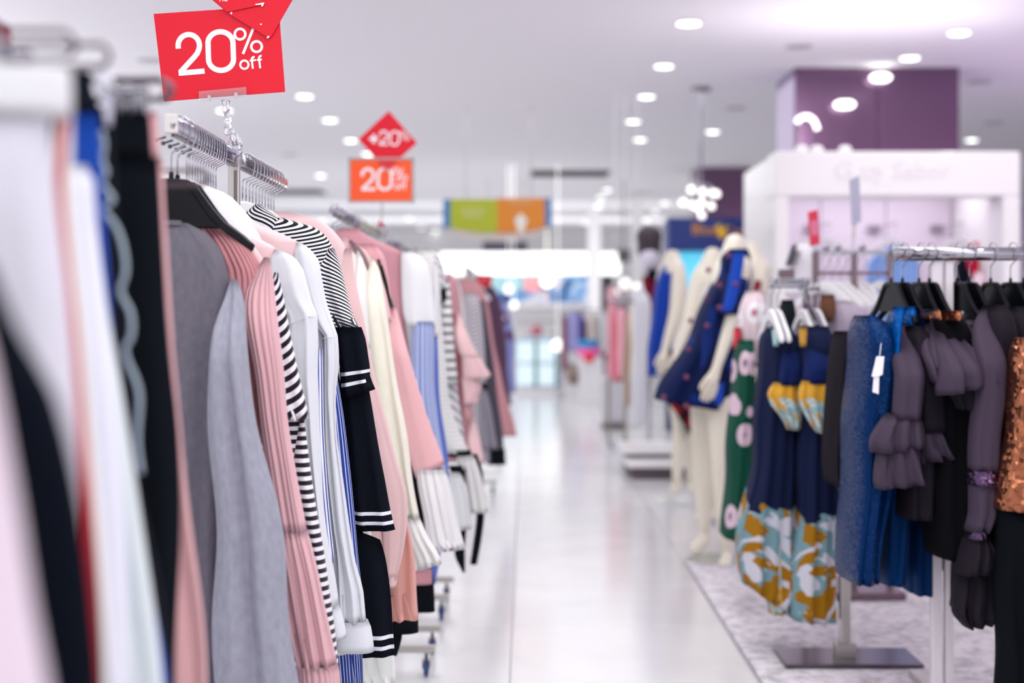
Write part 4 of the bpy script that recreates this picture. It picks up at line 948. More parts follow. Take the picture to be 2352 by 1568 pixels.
wear('sweater', 'cream puff-sleeve sweater with frilled cuff', 'sweater', 3.95, [
    ('body', [(760, 830, 590), (750, 850, 640), (750, 865, 760), (770, 900, 1000), (800, 940, 1300)], cream, dict(T=.025, n=3, amp=.006)),
    ('sleeve', [(834, 852, 588), (830, 868, 620), (832, 882, 690), (842, 902, 800), (850, 920, 920), (864, 936, 1010), (890, 950, 1110), (908, 962, 1190)], cream, dict(T=.035, n=2, amp=.007, dy=-.03)),
    ('cuff', [(908, 962, 1186), (920, 976, 1230), (934, 1000, 1275), (940, 1010, 1302)], fab((242, 242, 240), wr=.4), dict(T=.035, n=4, amp=.010, dy=-.031, topT=.8, grow=.4, tilt=.01))], gB)
gC = 'tops on the second chrome rail'
wear('top', 'dusty pink shirt with dark green piping and pleated white cuff', 'top', 4.2, [
    ('body', [(820, 860, 560), (800, 884, 590), (800, 900, 700), (820, 930, 900), (840, 960, 1300)], fab((222, 166, 174)), dict(T=.03, n=3, amp=.006)),
    ('piping', [(868, 874, 596), (880, 888, 640), (894, 899, 690), (899, 903, 705)], fab((16, 74, 50)), dict(T=.034, topT=1, dy=-.003)),
    ('piping', [(876, 880, 610), (886, 891, 650), (896, 899, 695)], fab((14, 20, 26)), dict(T=.037, topT=1, dy=-.006)),
    ('sleeve', [(880, 906, 700), (884, 914, 730), (896, 940, 820), (912, 964, 900), (928, 990, 990), (944, 1010, 1050), (955, 1020, 1082)], fab((234, 184, 188), wr=.2), dict(T=.03, n=1, amp=.003, dy=-.04, tilt=.02)),
    ('pleated_cuff', [(955, 1022, 1076), (960, 1034, 1120), (974, 1048, 1190), (984, 1064, 1245), (1000, 1070, 1262)], fab((246, 246, 248), ribs=.016, weave=.3), dict(T=.03, n=5, amp=.005, dy=-.045, topT=.9, tilt=.004)),
    ('hem', [(860, 992, 1308), (862, 992, 1340)], fab((206, 148, 158)), dict(T=.03, topT=1))], gC)
wear('trousers', 'black cropped trousers hanging under the pleated white cuff', 'trousers', 4.35, [
    ('body', [(860, 960, 900), (870, 988, 1280), (900, 996, 1340), (910, 1001, 1403)], fBK, dict(T=.03, n=1, amp=.003))], gC)
vst = fab((190, 202, 234), stripe=((90, 116, 196), 90, .011, .35))
wear('blouse', 'mauve, white and blue-striped colour-block blouse', 'blouse', 4.75, [
    ('yoke', [(780, 822, 524), (760, 850, 545), (740, 900, 566), (730, 924, 580), (730, 926, 650), (740, 930, 730), (740, 940, 800), (760, 948, 900)], fab((202, 146, 156)), dict(T=.035, n=1, amp=.004)),
    ('shoulder', [(921, 945, 578), (921, 966, 588), (922, 984, 612), (924, 994, 660), (926, 998, 720), (934, 998, 750)], fab((238, 240, 242), wr=.15), dict(T=.04, topT=.6, dy=-.02, n=1, amp=.006)),
    ('sleeve', [(946, 996, 738), (944, 997, 790), (944, 998, 880), (950, 1004, 960), (968, 1016, 1030), (990, 1030, 1090)], vst, dict(T=.04, n=2, amp=.006, dy=-.03, topT=.9, blend=False)),
    ('side_panel', [(996, 1005, 600), (996, 1006, 760), (996, 1006, 774)], fab((240, 240, 242)), dict(T=.02, topT=.9, dy=.01)),
    ('body', [(960, 1004, 770), (962, 1010, 900), (980, 1030, 1090), (985, 1000, 1340)], fab((92, 116, 196)), dict(T=.02, n=1, amp=.004))], gC)
knit = fab((236, 236, 234), stripe=((206, 212, 210), 0, .016, .35), wr=.15)
wear('sweater', 'white knit sweater with fine grey lines and pleated cuffs tied with black bands', 'sweater', 5.15, [
    ('body', [(960, 990, 572), (950, 1008, 620), (960, 1016, 750), (980, 1030, 900), (1000, 1060, 1000), (1020, 1080, 1040)], knit, dict(T=.035, n=1, amp=.004)),
    ('black_band', [(1028, 1082, 1034), (1030, 1084, 1048)], fBK, dict(T=.04, topT=1)),
    ('pleated_cuff', [(1048, 1088, 1046), (1052, 1106, 1100), (1060, 1122, 1176)], fab((240, 240, 238), ribs=.018), dict(T=.035, n=3, amp=.006, dy=-.02, topT=.9)),
    ('black_band', [(1030, 1062, 1070), (1036, 1064, 1086)], fBK, dict(T=.03, topT=1, dy=-.08)),
    ('pleated_cuff', [(1030, 1056, 1084), (1034, 1076, 1140), (1042, 1086, 1214)], fab((236, 238, 238), ribs=.018), dict(T=.03, n=3, amp=.006, dy=-.10, topT=.9)),
    ('tie', [(1078, 1096, 1042), (1090, 1110, 1090), (1094, 1112, 1180), (1088, 1106, 1240), (1080, 1096, 1296)], fBK, dict(T=.008, topT=.9, dy=.02)),
    ('tie', [(1058, 1068, 1078), (1062, 1072, 1200), (1044, 1068, 1270), (1062, 1068, 1314)], fBK, dict(T=.008, topT=.9, dy=-.06))], gC)
diag = fab((226, 222, 228), stripe=((150, 158, 160), -40, .030, .42))
blot = fab((230, 228, 230), stripe=((60, 80, 70), 0, .034, .3), heather=.3)
wear('top', 'white top with grey slanting stripes and black flower patch', 'top', 5.5, [
    ('body', [(940, 985, 570), (950, 1004, 580), (980, 1018, 610), (990, 1026, 650), (1000, 1036, 760), (1010, 1052, 900), (1020, 1070, 1040)], diag, dict(T=.04, n=1, amp=.003)),
    ('sleeve', [(1014, 1030, 640), (1016, 1038, 720), (1020, 1044, 800), (1026, 1052, 880)], blot, dict(T=.03, dy=-.05, topT=.7)),
    ('flower_patch', [(1012, 1024, 662), (1014, 1026, 680), (1014, 1018, 696)], fBK, dict(T=.03, dy=-.07, topT=.9))], gC)
gD = 'tops on the farther left rails'
wear('cardigan', 'mauve cardigan beyond the striped tops', 'cardigan', 6.4, [
    ('body', [(1010, 1036, 628), (1000, 1052, 650), (1000, 1062, 740), (1010, 1070, 900), (1020, 1110, 1060)], fab((196, 146, 154)), dict(T=.04, n=2, amp=.008))], gD)
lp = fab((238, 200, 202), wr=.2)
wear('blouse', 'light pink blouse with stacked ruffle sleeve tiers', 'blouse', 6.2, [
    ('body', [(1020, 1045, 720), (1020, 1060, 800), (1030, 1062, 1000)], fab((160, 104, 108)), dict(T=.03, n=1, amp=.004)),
    ('sleeve', [(1040, 1052, 715), (1044, 1072, 760), (1056, 1098, 812), (1060, 1103, 818)], lp, dict(T=.05, dy=-.03, topT=.6, n=1, amp=.004)),
    ('ruffle_tier', [(1060, 1100, 814), (1062, 1112, 840), (1062, 1124, 862), (1064, 1120, 868)], lp, dict(T=.05, n=2, amp=.007, dy=-.04, topT=.8)),
    ('ruffle_tier', [(1060, 1098, 866), (1064, 1108, 888), (1066, 1104, 902), (1068, 1098, 920), (1066, 1100, 926)], lp, dict(T=.045, n=2, amp=.007, dy=-.03, topT=.8)),
    ('ruffle_tier', [(1066, 1082, 930), (1068, 1088, 950), (1070, 1080, 965)], fab((206, 156, 160)), dict(T=.04, n=2, amp=.005, dy=-.03, topT=.8)),
    ('sleeve', [(1070, 1090, 960), (1076, 1104, 1020), (1084, 1112, 1064)], lp, dict(T=.04, n=1, amp=.003, dy=-.02, topT=.9))], gD)
chk = fab((206, 204, 210), stripe=[((150, 148, 156), 30, .018, .4), ((176, 174, 182), 90, .03, .3)])
wear('top', 'grey fine-check top behind the pink ruffle sleeve', 'top', 6.9, [
    ('body', [(1066, 1092, 672), (1068, 1104, 700), (1072, 1112, 800), (1080, 1118, 900), (1090, 1124, 1060)], chk, dict(T=.04, n=1, amp=.004)),
    ('pleated_cuff', [(1100, 1116, 890), (1104, 1130, 950), (1110, 1146, 1030)], fab((120, 116, 128), stripe=((180, 180, 190), 90, .02, .3)), dict(T=.04, n=2, amp=.006, dy=-.05, topT=.8)),
    ('black_band', [(1104, 1118, 880), (1104, 1120, 892)], fBK, dict(T=.045, topT=1, dy=-.05))], gD)
wear('coat', 'charcoal herringbone coat beside the long mauve one', 'coat', 7.4, [
    ('body', [(1090, 1112, 690), (1096, 1124, 760), (1104, 1136, 860), (1110, 1150, 960), (1114, 1160, 1060)], fab((92, 88, 100), stripe=((60, 58, 68), 40, .02, .5)), dict(T=.05, n=2, amp=.008)),
    ('hem_band', [(1118, 1160, 1030), (1118, 1162, 1066)], fBK, dict(T=.055, topT=1))], gD)
wear('coat', 'long mauve coat with flared bottom at the aisle end of the rail', 'coat', 8.2, [
    ('body', [(1050, 1094, 640), (1060, 1112, 668), (1070, 1132, 760), (1084, 1152, 880), (1110, 1166, 920), (1130, 1180, 960), (1140, 1187, 1000)], fab((204, 150, 156)), dict(T=.06, n=2, amp=.012))], gD)
wear('top', 'dark plum garment on the farthest left rail', 'clothing', 9.4, [
    ('body', [(1110, 1134, 658), (1120, 1150, 700), (1126, 1162, 780), (1132, 1168, 880), (1140, 1172, 930)], fab((96, 70, 92), heather=.8), dict(T=.06, n=2, amp=.01))], gD)
wear('dress', 'lavender blue patterned dress at the end of the farthest left rail', 'dress', 10.4, [
    ('body', [(1136, 1158, 690), (1146, 1174, 740), (1150, 1182, 800), (1154, 1184, 900)], fab((140, 146, 204), dots=((96, 60, 110), (220, 200, 230), 9, .42)), dict(T=.06, n=2, amp=.01))], gD)

# ================================================================== MANNEQUINS
def skin(name, V, E, mat, parent, sub=2):
    """V: list of (point, radius); one continuous skinned surface"""
    me = bpy.data.meshes.new(name); o0 = base_of(parent)
    me.from_pydata([tuple(Vector(p)-o0) for p, r in V], E, [])
    o = bpy.data.objects.new(name, me); COL.objects.link(o); o.parent = parent
    sk = o.modifiers.new('skin', 'SKIN'); sk.use_smooth_shade = True
    lay = me.skin_vertices[0].data if me.skin_vertices else None
    if lay is None:
        b = bmesh.new(); b.from_mesh(me); b.verts.layers.skin.verify(); b.to_mesh(me); b.free(); lay = me.skin_vertices[0].data
    for i, (p, r) in enumerate(V):
        lay[i].radius = r if isinstance(r, tuple) else (r, r); lay[i].use_root = (i == 0)
    ss = o.modifiers.new('sub', 'SUBSURF'); ss.levels = sub; ss.render_levels = sub
    me.materials.append(mat)
    return o
def hand_pts(wr, tip, side, V, E, wi):
    """palm, four bent fingers and a thumb, hanging from wrist index wi"""
    wr = Vector(wr); tip = Vector(tip); d = (tip-wr); L_ = d.length; d.normalize(); s_ = Vector(side).normalized()
    pm = wr+d*L_*.34; V.append((pm, (.030, .016))); ip = len(V)-1; E.append((wi, ip))
    for k, (off, ln) in enumerate(((-.027, .82), (-.009, .96), (.009, 1.0), (.026, .88))):
        a = wr+d*L_*.54+s_*off; b = wr+d*L_*(.54+.24*ln)+s_*off*1.1+Vector((0, .006, 0)); c = wr+d*L_*(.54+.46*ln)+s_*off*1.05+Vector((0, .016, 0))
        n0 = len(V); V += [(a, .0105), (b, .009), (c, .007)]; E += [(ip, n0), (n0, n0+1), (n0+1, n0+2)]
    a = wr+d*L_*.30-s_*.034; b = wr+d*L_*.48-s_*.050; c = wr+d*L_*.62-s_*.050
    n0 = len(V); V += [(a, .012), (b, .010), (c, .008)]; E += [(ip, n0), (n0, n0+1), (n0+1, n0+2)]
def body(parent, Y, J, mat=None):
    """J: dict of pixel joints (px, py, dy); returns the one-surface mannequin body"""
    V = []; E = []
    def P(k): px, py, dy = J[k]; return WP(px, py, Y)+Vector((0, dy, 0))
    def add(p, r, par=None):
        V.append((p, r)); i = len(V)-1
        if par is not None: E.append((par, i))
        return i
    pel = add(P('pelvis'), (.135, .10)); wa = add(P('waist'), (.10, .08), pel); ch = add(P('chest'), (.125, .10), wa); sh = add(P('neck')+Vector((0, 0, -.06)), (.08, .06), ch)
    nk = add(P('neck'), .05, sh); add(P('top'), .05, nk)
    for a in ('L', 'R'):
        if 'sh'+a in J:
            s_ = add(P('sh'+a), .052, sh); e = add(P('el'+a), .038, s_); w = add(P('wr'+a), .024, e)
            hand_pts(P('wr'+a), P('hd'+a), (1, .2, .1), V, E, w)
        if 'hip'+a in J:
            h = add(P('hip'+a), .085, pel); k0 = P('kn'+a); th = add((P('hip'+a)+k0)/2, .072, h); k = add(k0, .050, th)
            cf = add(k0.lerp(P('an'+a), .3), .052, k); an = add(P('an'+a), .031, cf)
            he = add(P('an'+a)+Vector((.01, .02, -.055)), .030, an); mid = add(P('an'+a).lerp(P('to'+a), .6)+Vector((0, 0, -.03)), (.036, .024), he); add(P('to'+a), (.032, .016), mid)
    return skin('figure', V, E, mat or CREAM, parent)
gM = 'headless cream mannequins beside the aisle'
Y = 6.77
m1 = thing('mannequin', 'headless cream mannequin wearing the navy and royal blue coat beside the aisle', 'mannequin', (WX(1650, Y), Y, 0), gM)
body(m1, Y, dict(top=(1687, 533, 0), neck=(1689, 575, 0), chest=(1683, 650, 0), waist=(1662, 750, 0), pelvis=(1648, 850, .02),
    shL=(1697, 612, -.12), elL=(1668, 740, -.17), wrL=(1634, 838, -.20), hdL=(1610, 918, -.20),
    shR=(1668, 612, .16), elR=(1640, 740, .20), wrR=(1600, 830, .16), hdR=(1590, 900, .14),
    hipL=(1655, 890, -.06), knL=(1648, 1040, -.10), anL=(1664, 1245, -.06), toL=(1650, 1298, -.18),
    hipR=(1628, 890, .10), knR=(1618, 1040, .10), anR=(1625, 1218, .12), toR=(1592, 1268, .02)))
obj('base_plate', MB().lathe((WX(1655, Y)+.02, Y, .002), [(.19, 0), (.19, .008), (.18, .012), (.001, .012)], 28), plain('glass_plate', (206, 214, 210), .1, trans=.4), m1)
def coatmat():
    return fab((18, 30, 74), dots=((22, 48, 122), (14, 22, 50), 7.5, .24), rough=.6)
NVY = coatmat(); ROY = fab((16, 74, 190), rough=.6); REDB = plain('garnet_button', (120, 58, 92), .35)
ct_ = wear('coat', 'flared navy and royal blue buttoned coat on the nearest mannequin', 'coat', Y, [
    ('body', [(1668, 1716, 572), (1650, 1722, 592), (1636, 1720, 640), (1614, 1714, 700), (1582, 1706, 780), (1544, 1698, 850), (1514, 1690, 900), (1500, 1684, 930)], NVY, dict(T=.17, n=4, amp=.02, topT=.45, rise=.25, tilt=-.03)),
    ('sleeve', [(1672, 1720, 584), (1662, 1724, 620), (1656, 1712, 670), (1648, 1694, 722)], NVY, dict(T=.075, dy=-.15, n=1, amp=.004)),
    ('royal_panel', [(1684, 1712, 578), (1678, 1706, 620), (1664, 1692, 690), (1656, 1680, 718)], ROY, dict(T=.012, dy=-.222, topT=.9)),
    ('royal_panel', [(1632, 1652, 700), (1612, 1638, 780), (1608, 1630, 850)], fab((18, 44, 116)), dict(T=.01, dy=-.165, topT=.9)),
    ('royal_panel', [(1646, 1664, 878), (1640, 1658, 930)], ROY, dict(T=.01, dy=-.18, topT=.9))], 'coats and dresses worn by the mannequins')
for px, py, dy in ((1673, 586, -.235), (1627, 620, -.17), (1652, 655, -.23), (1620, 685, -.175), (1586, 736, -.19), (1624, 748, -.19), (1653, 706, -.235), (1581, 802, -.195), (1577, 866, -.195), (1525, 912, -.19), (1576, 932, -.2), (1690, 652, -.235)):
    obj('button', MB().lathe(WP(px, py, Y+dy), [(.001, -.006), (.011, -.005), (.013, 0), (.012, .006)], 12, 'y'), REDB, ct_, smooth=True)
Y = 8.9
m2 = thing('mannequin', 'headless cream mannequin in blue top behind the navy coat one', 'mannequin', (WX(1560, Y), Y, 0), gM)
body(m2, Y, dict(top=(1546, 572, 0), neck=(1545, 596, 0), chest=(1545, 660, 0), waist=(1548, 750, 0), pelvis=(1550, 850, 0),
    shL=(1555, 622, -.10), elL=(1545, 715, -.14), wrL=(1522, 796, -.16), hdL=(1515, 862, -.16),
    shR=(1530, 622, .12), elR=(1520, 715, .16), wrR=(1512, 800, .16), hdR=(1506, 850, .16),
    hipL=(1562, 890, -.04), knL=(1560, 985, -.06), anL=(1553, 1095, -.04), toL=(1540, 1118, -.12),
    hipR=(1580, 890, .08), knR=(1590, 990, .10), anR=(1592, 1100, .10), toR=(1590, 1124, .0)))
obj('base_plate', MB().lathe((WX(1572, Y), Y, .002), [(.19, 0), (.19, .008), (.18, .012), (.001, .012)], 28), plain('glass_plate2', (216, 220, 216), .1), m2)
wear('dress', 'bright royal blue top worn by the second mannequin', 'dress', Y, [
    ('body', [(1524, 1552, 606), (1508, 1550, 650), (1498, 1548, 720), (1490, 1540, 800), (1482, 1530, 862)], fab((14, 62, 168)), dict(T=.13, n=3, amp=.014, topT=.5))], 'coats and dresses worn by the mannequins')
wear('skirt', 'red and black plaid skirt below the navy coat hem', 'skirt', Y-.1, [
    ('body', [(1540, 1590, 800), (1530, 1600, 900), (1526, 1594, 950), (1526, 1592, 962)], fab((170, 20, 40), stripe=[((24, 14, 20), 0, .07, .4), ((24, 14, 20), 90, .08, .4)]), dict(T=.12, n=4, amp=.02, tilt=-.12))], 'coats and dresses worn by the mannequins')
Y = 8.0
m3 = thing('mannequin', 'headless cream mannequin in white half hidden between the blue ones', 'mannequin', (WX(1628, Y), Y, 0), gM)
body(m3, Y, dict(top=(1640, 566, 0), neck=(1636, 594, 0), chest=(1625, 660, 0), waist=(1615, 750, 0), pelvis=(1610, 840, 0),
    shL=(1602, 640, -.06), elL=(1578, 740, -.10), wrL=(1556, 800, -.10), hdL=(1550, 862, -.1),
    hipL=(1612, 880, -.05), knL=(1612, 1010, -.05), anL=(1614, 1150, -.03), toL=(1600, 1185, -.10),
    hipR=(1636, 880, .05), knR=(1640, 1010, .05), anR=(1640, 1150, .05), toR=(1632, 1190, -.02)))
wear('dress', 'white dress glimpsed between the two blue mannequins', 'dress', Y, [
    ('body', [(1606, 1650, 612), (1590, 1650, 660), (1566, 1640, 740), (1546, 1640, 800), (1550, 1650, 860), (1590, 1660, 930)], fab((236, 234, 232)), dict(T=.12, n=2, amp=.012, topT=.5))], 'coats and dresses worn by the mannequins')
Y = 7.7
m4 = thing('mannequin', 'headless cream mannequin in garnet sleeve behind the navy coat shoulder', 'mannequin', (WX(1720, Y), Y, 0), gM)
body(m4, Y, dict(top=(1722, 552, 0), neck=(1728, 590, 0), chest=(1728, 660, 0), waist=(1722, 750, 0), pelvis=(1716, 840, 0),
    shL=(1744, 624, -.06), elL=(1738, 720, -.06), wrL=(1726, 800, -.06), hdL=(1720, 860, -.06),
    hipL=(1706, 880, 0), knL=(1704, 1020, 0), anL=(1702, 1170, 0), toL=(1690, 1210, -.1)))
wear('dress', 'garnet red dress sleeve behind the navy coat shoulder', 'dress', Y, [
    ('body', [(1716, 1738, 618), (1700, 1742, 660), (1690, 1740, 760), (1690, 1736, 880)], fab((236, 222, 224)), dict(T=.12, n=2, amp=.01, topT=.5)),
    ('sleeve', [(1738, 1750, 602), (1740, 1757, 620), (1732, 1750, 650), (1722, 1742, 672)], fab((132, 26, 42)), dict(T=.06, dy=-.10)),
    ('sash', [(1716, 1740, 642), (1714, 1738, 676)], fab((96, 22, 40)), dict(T=.13, topT=.9))], 'coats and dresses worn by the mannequins')
Y = 12
m5 = thing('mannequin', 'far mannequin with white face and dark wig beside the navy sign', 'mannequin', (WX(1490, Y), Y, 0), gM)
hx, hz = WX(1491, Y), WZ(592, Y)
obj('figure', MB().lathe((hx, Y, hz), [(.001, -.13), (.04, -.12), (.07, -.07), (.085, 0), (.085, .06), (.06, .11), (.001, .125)], 18).tube([(hx, Y, hz-.11), (hx, Y, hz-.2)], .04, 12).tube([(hx, Y, hz-.2), (hx, Y, hz-.30), (hx, Y, hz-.6), (hx, Y, hz-.8), (hx, Y, .9)], [.05, .14, .10, .14, .10], 14), plain('pale_face', (222, 218, 232), .4), m5, smooth=True)
obj('nose', MB().lathe((hx, Y-.085, hz), [(.001, .02), (.012, -.005), (.014, -.02), (.001, -.026)], 8), plain('pale_face', (222, 218, 232), .4), m5)
obj('wig', MB().lathe((hx, Y+.015, hz+.02), [(.088, -.01), (.10, .04), (.10, .10), (.11, .17), (.09, .22), (.05, .25), (.001, .26)], 18), plain('dark_wig', (52, 42, 52), .6), m5, smooth=True)
obj('stand', MB().tube([(hx, Y, .9), (hx, Y, .02)], .015).lathe((hx, Y, 0), [(.18, .0), (.18, .012), (.001, .014)], 20), CHROME, m5)
wear('dress', 'dark red and black dress on the far wig mannequin', 'dress', Y, [
    ('body', [(1478, 1504, 632), (1474, 1512, 660), (1476, 1508, 760), (1470, 1512, 860)], fab((110, 20, 40)), dict(T=.16, n=3, amp=.01, topT=.5)),
    ('collar', [(1488, 1510, 618), (1484, 1514, 640)], fab((26, 22, 32)), dict(T=.13, topT=.8, dy=-.05))], 'coats and dresses worn by the mannequins')

# ================================================================== RIGHT RACKS
def hang_r(kind, px, py_rail, Y, rz, label, group, sc=1.0):
    return hanger(kind, WX(px, Y), Y, WZ(py_rail, Y), rz, label, group)
Y = 4.2
ra = thing('clothes_rack', 'white and chrome rack of black hangers with dark evening tops at right', 'rack', (WX(2168, Y), Y, 0), 'racks on the carpet')
z = WZ(583, Y)
ml = MB(); vs = []
for x in (WX(2052, Y), WX(2520, Y)):
    for k in range(16):
        a = 2*PI*k/16; vs.append((x, Y+.010*math.cos(a), z+.020*math.sin(a)))
ml.add(vs, [(k, (k+1) % 16, (k+1) % 16+16, k+16) for k in range(16)]+[tuple(range(15, -1, -1)), tuple(range(16, 32))])
obj('rail', ml, CHROME, ra, smooth=True)
WP_ = plain('white_post', (236, 230, 236), .3, coat=.3)
obj('post', MB().box((WX(2154, Y), Y+.02, (z+.02)/2), (.032, .03, z+.02)), WP_, ra, bevel=.004)
obj('post', MB().box((WX(2183, Y), Y+.02, (z+.02)/2), (.024, .03, z+.02)), WP_, ra, bevel=.004)
obj('foot_bar', MB().box((WX(2168, Y), Y, .03), (.5, .05, .03)), STEEL, ra, bevel=.004)
obj('foot_bar', MB().box((WX(2168, Y), Y, .05), (.05, .6, .03)), STEEL, ra, bevel=.004)
obj('post', MB().box((WX(2500, Y), Y+.02, (z+.02)/2), (.032, .03, z+.02)), WP_, ra, bevel=.004)
for i, px in enumerate((2052, 2078, 2116, 2140, 2203, 2232, 2281, 2327, 2356)):
    hang_r('black', px, 574, Y, -1.30+.05*(i % 2), '%s glossy black hanger from the left on the white and chrome rack' % ORD[i], 'black hangers on the right rack')
gE = 'evening clothes on the right rack'
seqB = fab((0, 84, 160), sequin=210, rough=.3); seqD = fab((0, 42, 92), sequin=260); tealD = fab((2, 44, 92), rough=.45, wr=.3)
plum = fab((70, 60, 76), rough=.6, wr=.3); plumD = fab((34, 29, 38), rough=.65, wr=.3); cop = fab((176, 112, 82), sequin=95); glit = fab((92, 66, 60), sequin=260); purS = fab((100, 80, 112), sequin=180)
wear('dress', 'blue sequinned dress with white price tag at the left end of the right rack', 'dress', 4.18, [
    ('body', [(1968, 2000, 724), (1956, 2050, 760), (1952, 2060, 850), (1946, 2050, 950), (1940, 2034, 1100), (1934, 2012, 1230), (1926, 2002, 1322)], seqD, dict(T=.16, n=3, amp=.012, topT=.5)),
    ('back_shoulder', [(2052, 2080, 704), (2046, 2066, 760), (2044, 2058, 860)], seqB, dict(T=.05, topT=.6, dy=-.12))], gE)
wear('dress', 'second blue sequinned dress behind the tagged one', 'dress', 4.28, [
    ('body', [(2060, 2092, 708), (2040, 2096, 760), (2030, 2090, 900), (2010, 2080, 1100), (2002, 2070, 1250), (1998, 2062, 1324)], tealD, dict(T=.16, n=3, amp=.012, topT=.5)),
    ('sequin_yoke', [(2058, 2092, 704), (2060, 2094, 754)], seqB, dict(T=.12, topT=.8, dy=-.08))], gE)
wear('dress', 'third blue dress, hem lowest, with sequinned shoulder', 'dress', 4.36, [
    ('body', [(2096, 2124, 710), (2090, 2130, 760), (2084, 2132, 900), (2070, 2134, 1100), (2064, 2132, 1250), (2062, 2128, 1347)], tealD, dict(T=.15, n=3, amp=.014, topT=.5)),
    ('sequin_yoke', [(2092, 2124, 710), (2094, 2122, 756)], seqB, dict(T=.12, topT=.8, dy=-.12))], gE)
Yt = 3.95
tg = thing('price_tag', 'white price tag hanging down the front of the blue sequinned dress', 'tag', WP(2018, 800, Yt), None)
obj('tag_card', MB().prism([(WX(a, Yt), WZ(b, Yt)) for a, b in ((2008, 852), (2020, 850), (2018, 905), (2004, 900))], Yt-.001, Yt+.001), PRINT, tg)
obj('tag_card', MB().prism([(WX(a, Yt-.004), WZ(b, Yt)) for a, b in ((2013, 818), (2031, 818), (2027, 860), (2012, 866), (2002, 864))], Yt-.005, Yt-.003), PRINT, tg)
obj('string', MB().tube([WP(2024, 788, Yt), WP(2022, 805, Yt), WP(2020, 820, Yt)], .0012, 5), PRINT, tg)
wear('top', 'black lace-edged top left of the blue sequinned dress', 'top', 4.5, [
    ('body', [(1918, 1956, 760), (1906, 1956, 860), (1900, 1950, 960), (1892, 1944, 1060), (1900, 1934, 1110)], fab((28, 25, 32), wr=.5), dict(T=.12, n=3, amp=.012, topT=.5))], gE)
def ruffle(rows, n=3, amp=.018, T=.07, dy=-.16, mat=plum): return ('ruffle', rows, mat, dict(T=T, n=n, amp=amp, dy=dy, topT=.7, grow=.35, tilt=.01))
wear('blouse', 'charcoal plum blouse with two ruffles at the sleeve end', 'blouse', 4.14, [
    ('body', [(2070, 2120, 748), (2064, 2128, 820), (2060, 2130, 1000), (2060, 2130, 1180)], plumD, dict(T=.14, n=2, amp=.01, topT=.5)),
    ('sleeve', [(2076, 2118, 742), (2066, 2124, 780), (2056, 2118, 860), (2050, 2112, 960)], plum, dict(T=.06, dy=-.17, n=1, amp=.006)),
    ruffle([(2036, 2104, 950), (2018, 2112, 975), (2004, 2118, 1008), (2008, 2122, 1030)]),
    ruffle([(2022, 2108, 1012), (2014, 2116, 1050), (2010, 2128, 1100), (2012, 2132, 1112)], dy=-.15)], gE)
wear('blouse', 'charcoal plum blouse with fluttering ruffled cuff, second from left', 'blouse', 4.2, [
    ('body', [(2110, 2160, 748), (2106, 2170, 850), (2104, 2180, 1000), (2110, 2186, 1180)], plumD, dict(T=.14, n=2, amp=.01, topT=.5)),
    ('sleeve', [(2110, 2154, 744), (2106, 2160, 820), (2106, 2168, 920), (2108, 2174, 990)], plumD, dict(T=.06, dy=-.17, n=1, amp=.006)),
    ruffle([(2102, 2172, 984), (2098, 2186, 1020), (2104, 2206, 1052)], amp=.022),
    ruffle([(2124, 2190, 1040), (2120, 2204, 1070), (2126, 2214, 1108)], amp=.022, dy=-.12)], gE)
wear('top', 'plum satin top with wide flared bell sleeve and golden sequin neckline', 'top', 4.1, [
    ('body', [(2136, 2190, 716), (2132, 2216, 760), (2130, 2240, 900), (2124, 2250, 1100), (2130, 2250, 1270)], fab((16, 15, 20), wr=.3), dict(T=.14, n=2, amp=.01, topT=.5)),
    ('sequin_trim', [(2126, 2146, 712), (2128, 2150, 734)], cop, dict(T=.10, topT=.9, dy=-.08)),
    ('sequin_trim', [(2168, 2194, 714), (2170, 2196, 736)], cop, dict(T=.10, topT=.9, dy=-.10)),
    ('sleeve', [(2130, 2180, 728), (2134, 2190, 770), (2130, 2190, 830), (2134, 2180, 872), (2156, 2176, 892)], plum, dict(T=.05, dy=-.15, n=2, amp=.012)),
    ('sleeve', [(2162, 2206, 724), (2166, 2232, 764), (2164, 2252, 810), (2158, 2272, 850), (2156, 2284, 878), (2158, 2282, 892)], plum, dict(T=.07, dy=-.22, n=3, amp=.018, tilt=.02)),
    ('lower_flare', [(2170, 2270, 880), (2180, 2262, 900), (2198, 2240, 926), (2206, 2226, 940)], plumD, dict(T=.05, dy=-.19, n=2, amp=.01, topT=.8))], gE)
wear('top', 'dark top with violet sequins across the chest between two black hangers', 'top', 4.3, [
    ('body', [(2226, 2262, 704), (2222, 2272, 760), (2216, 2280, 900), (2210, 2290, 1100), (2200, 2290, 1300)], fab((22, 20, 28)), dict(T=.14, n=2, amp=.01, topT=.5)),
    ('sequin_panel', [(2232, 2262, 736), (2240, 2268, 800)], purS, dict(T=.13, topT=.9, dy=-.06))], gE)
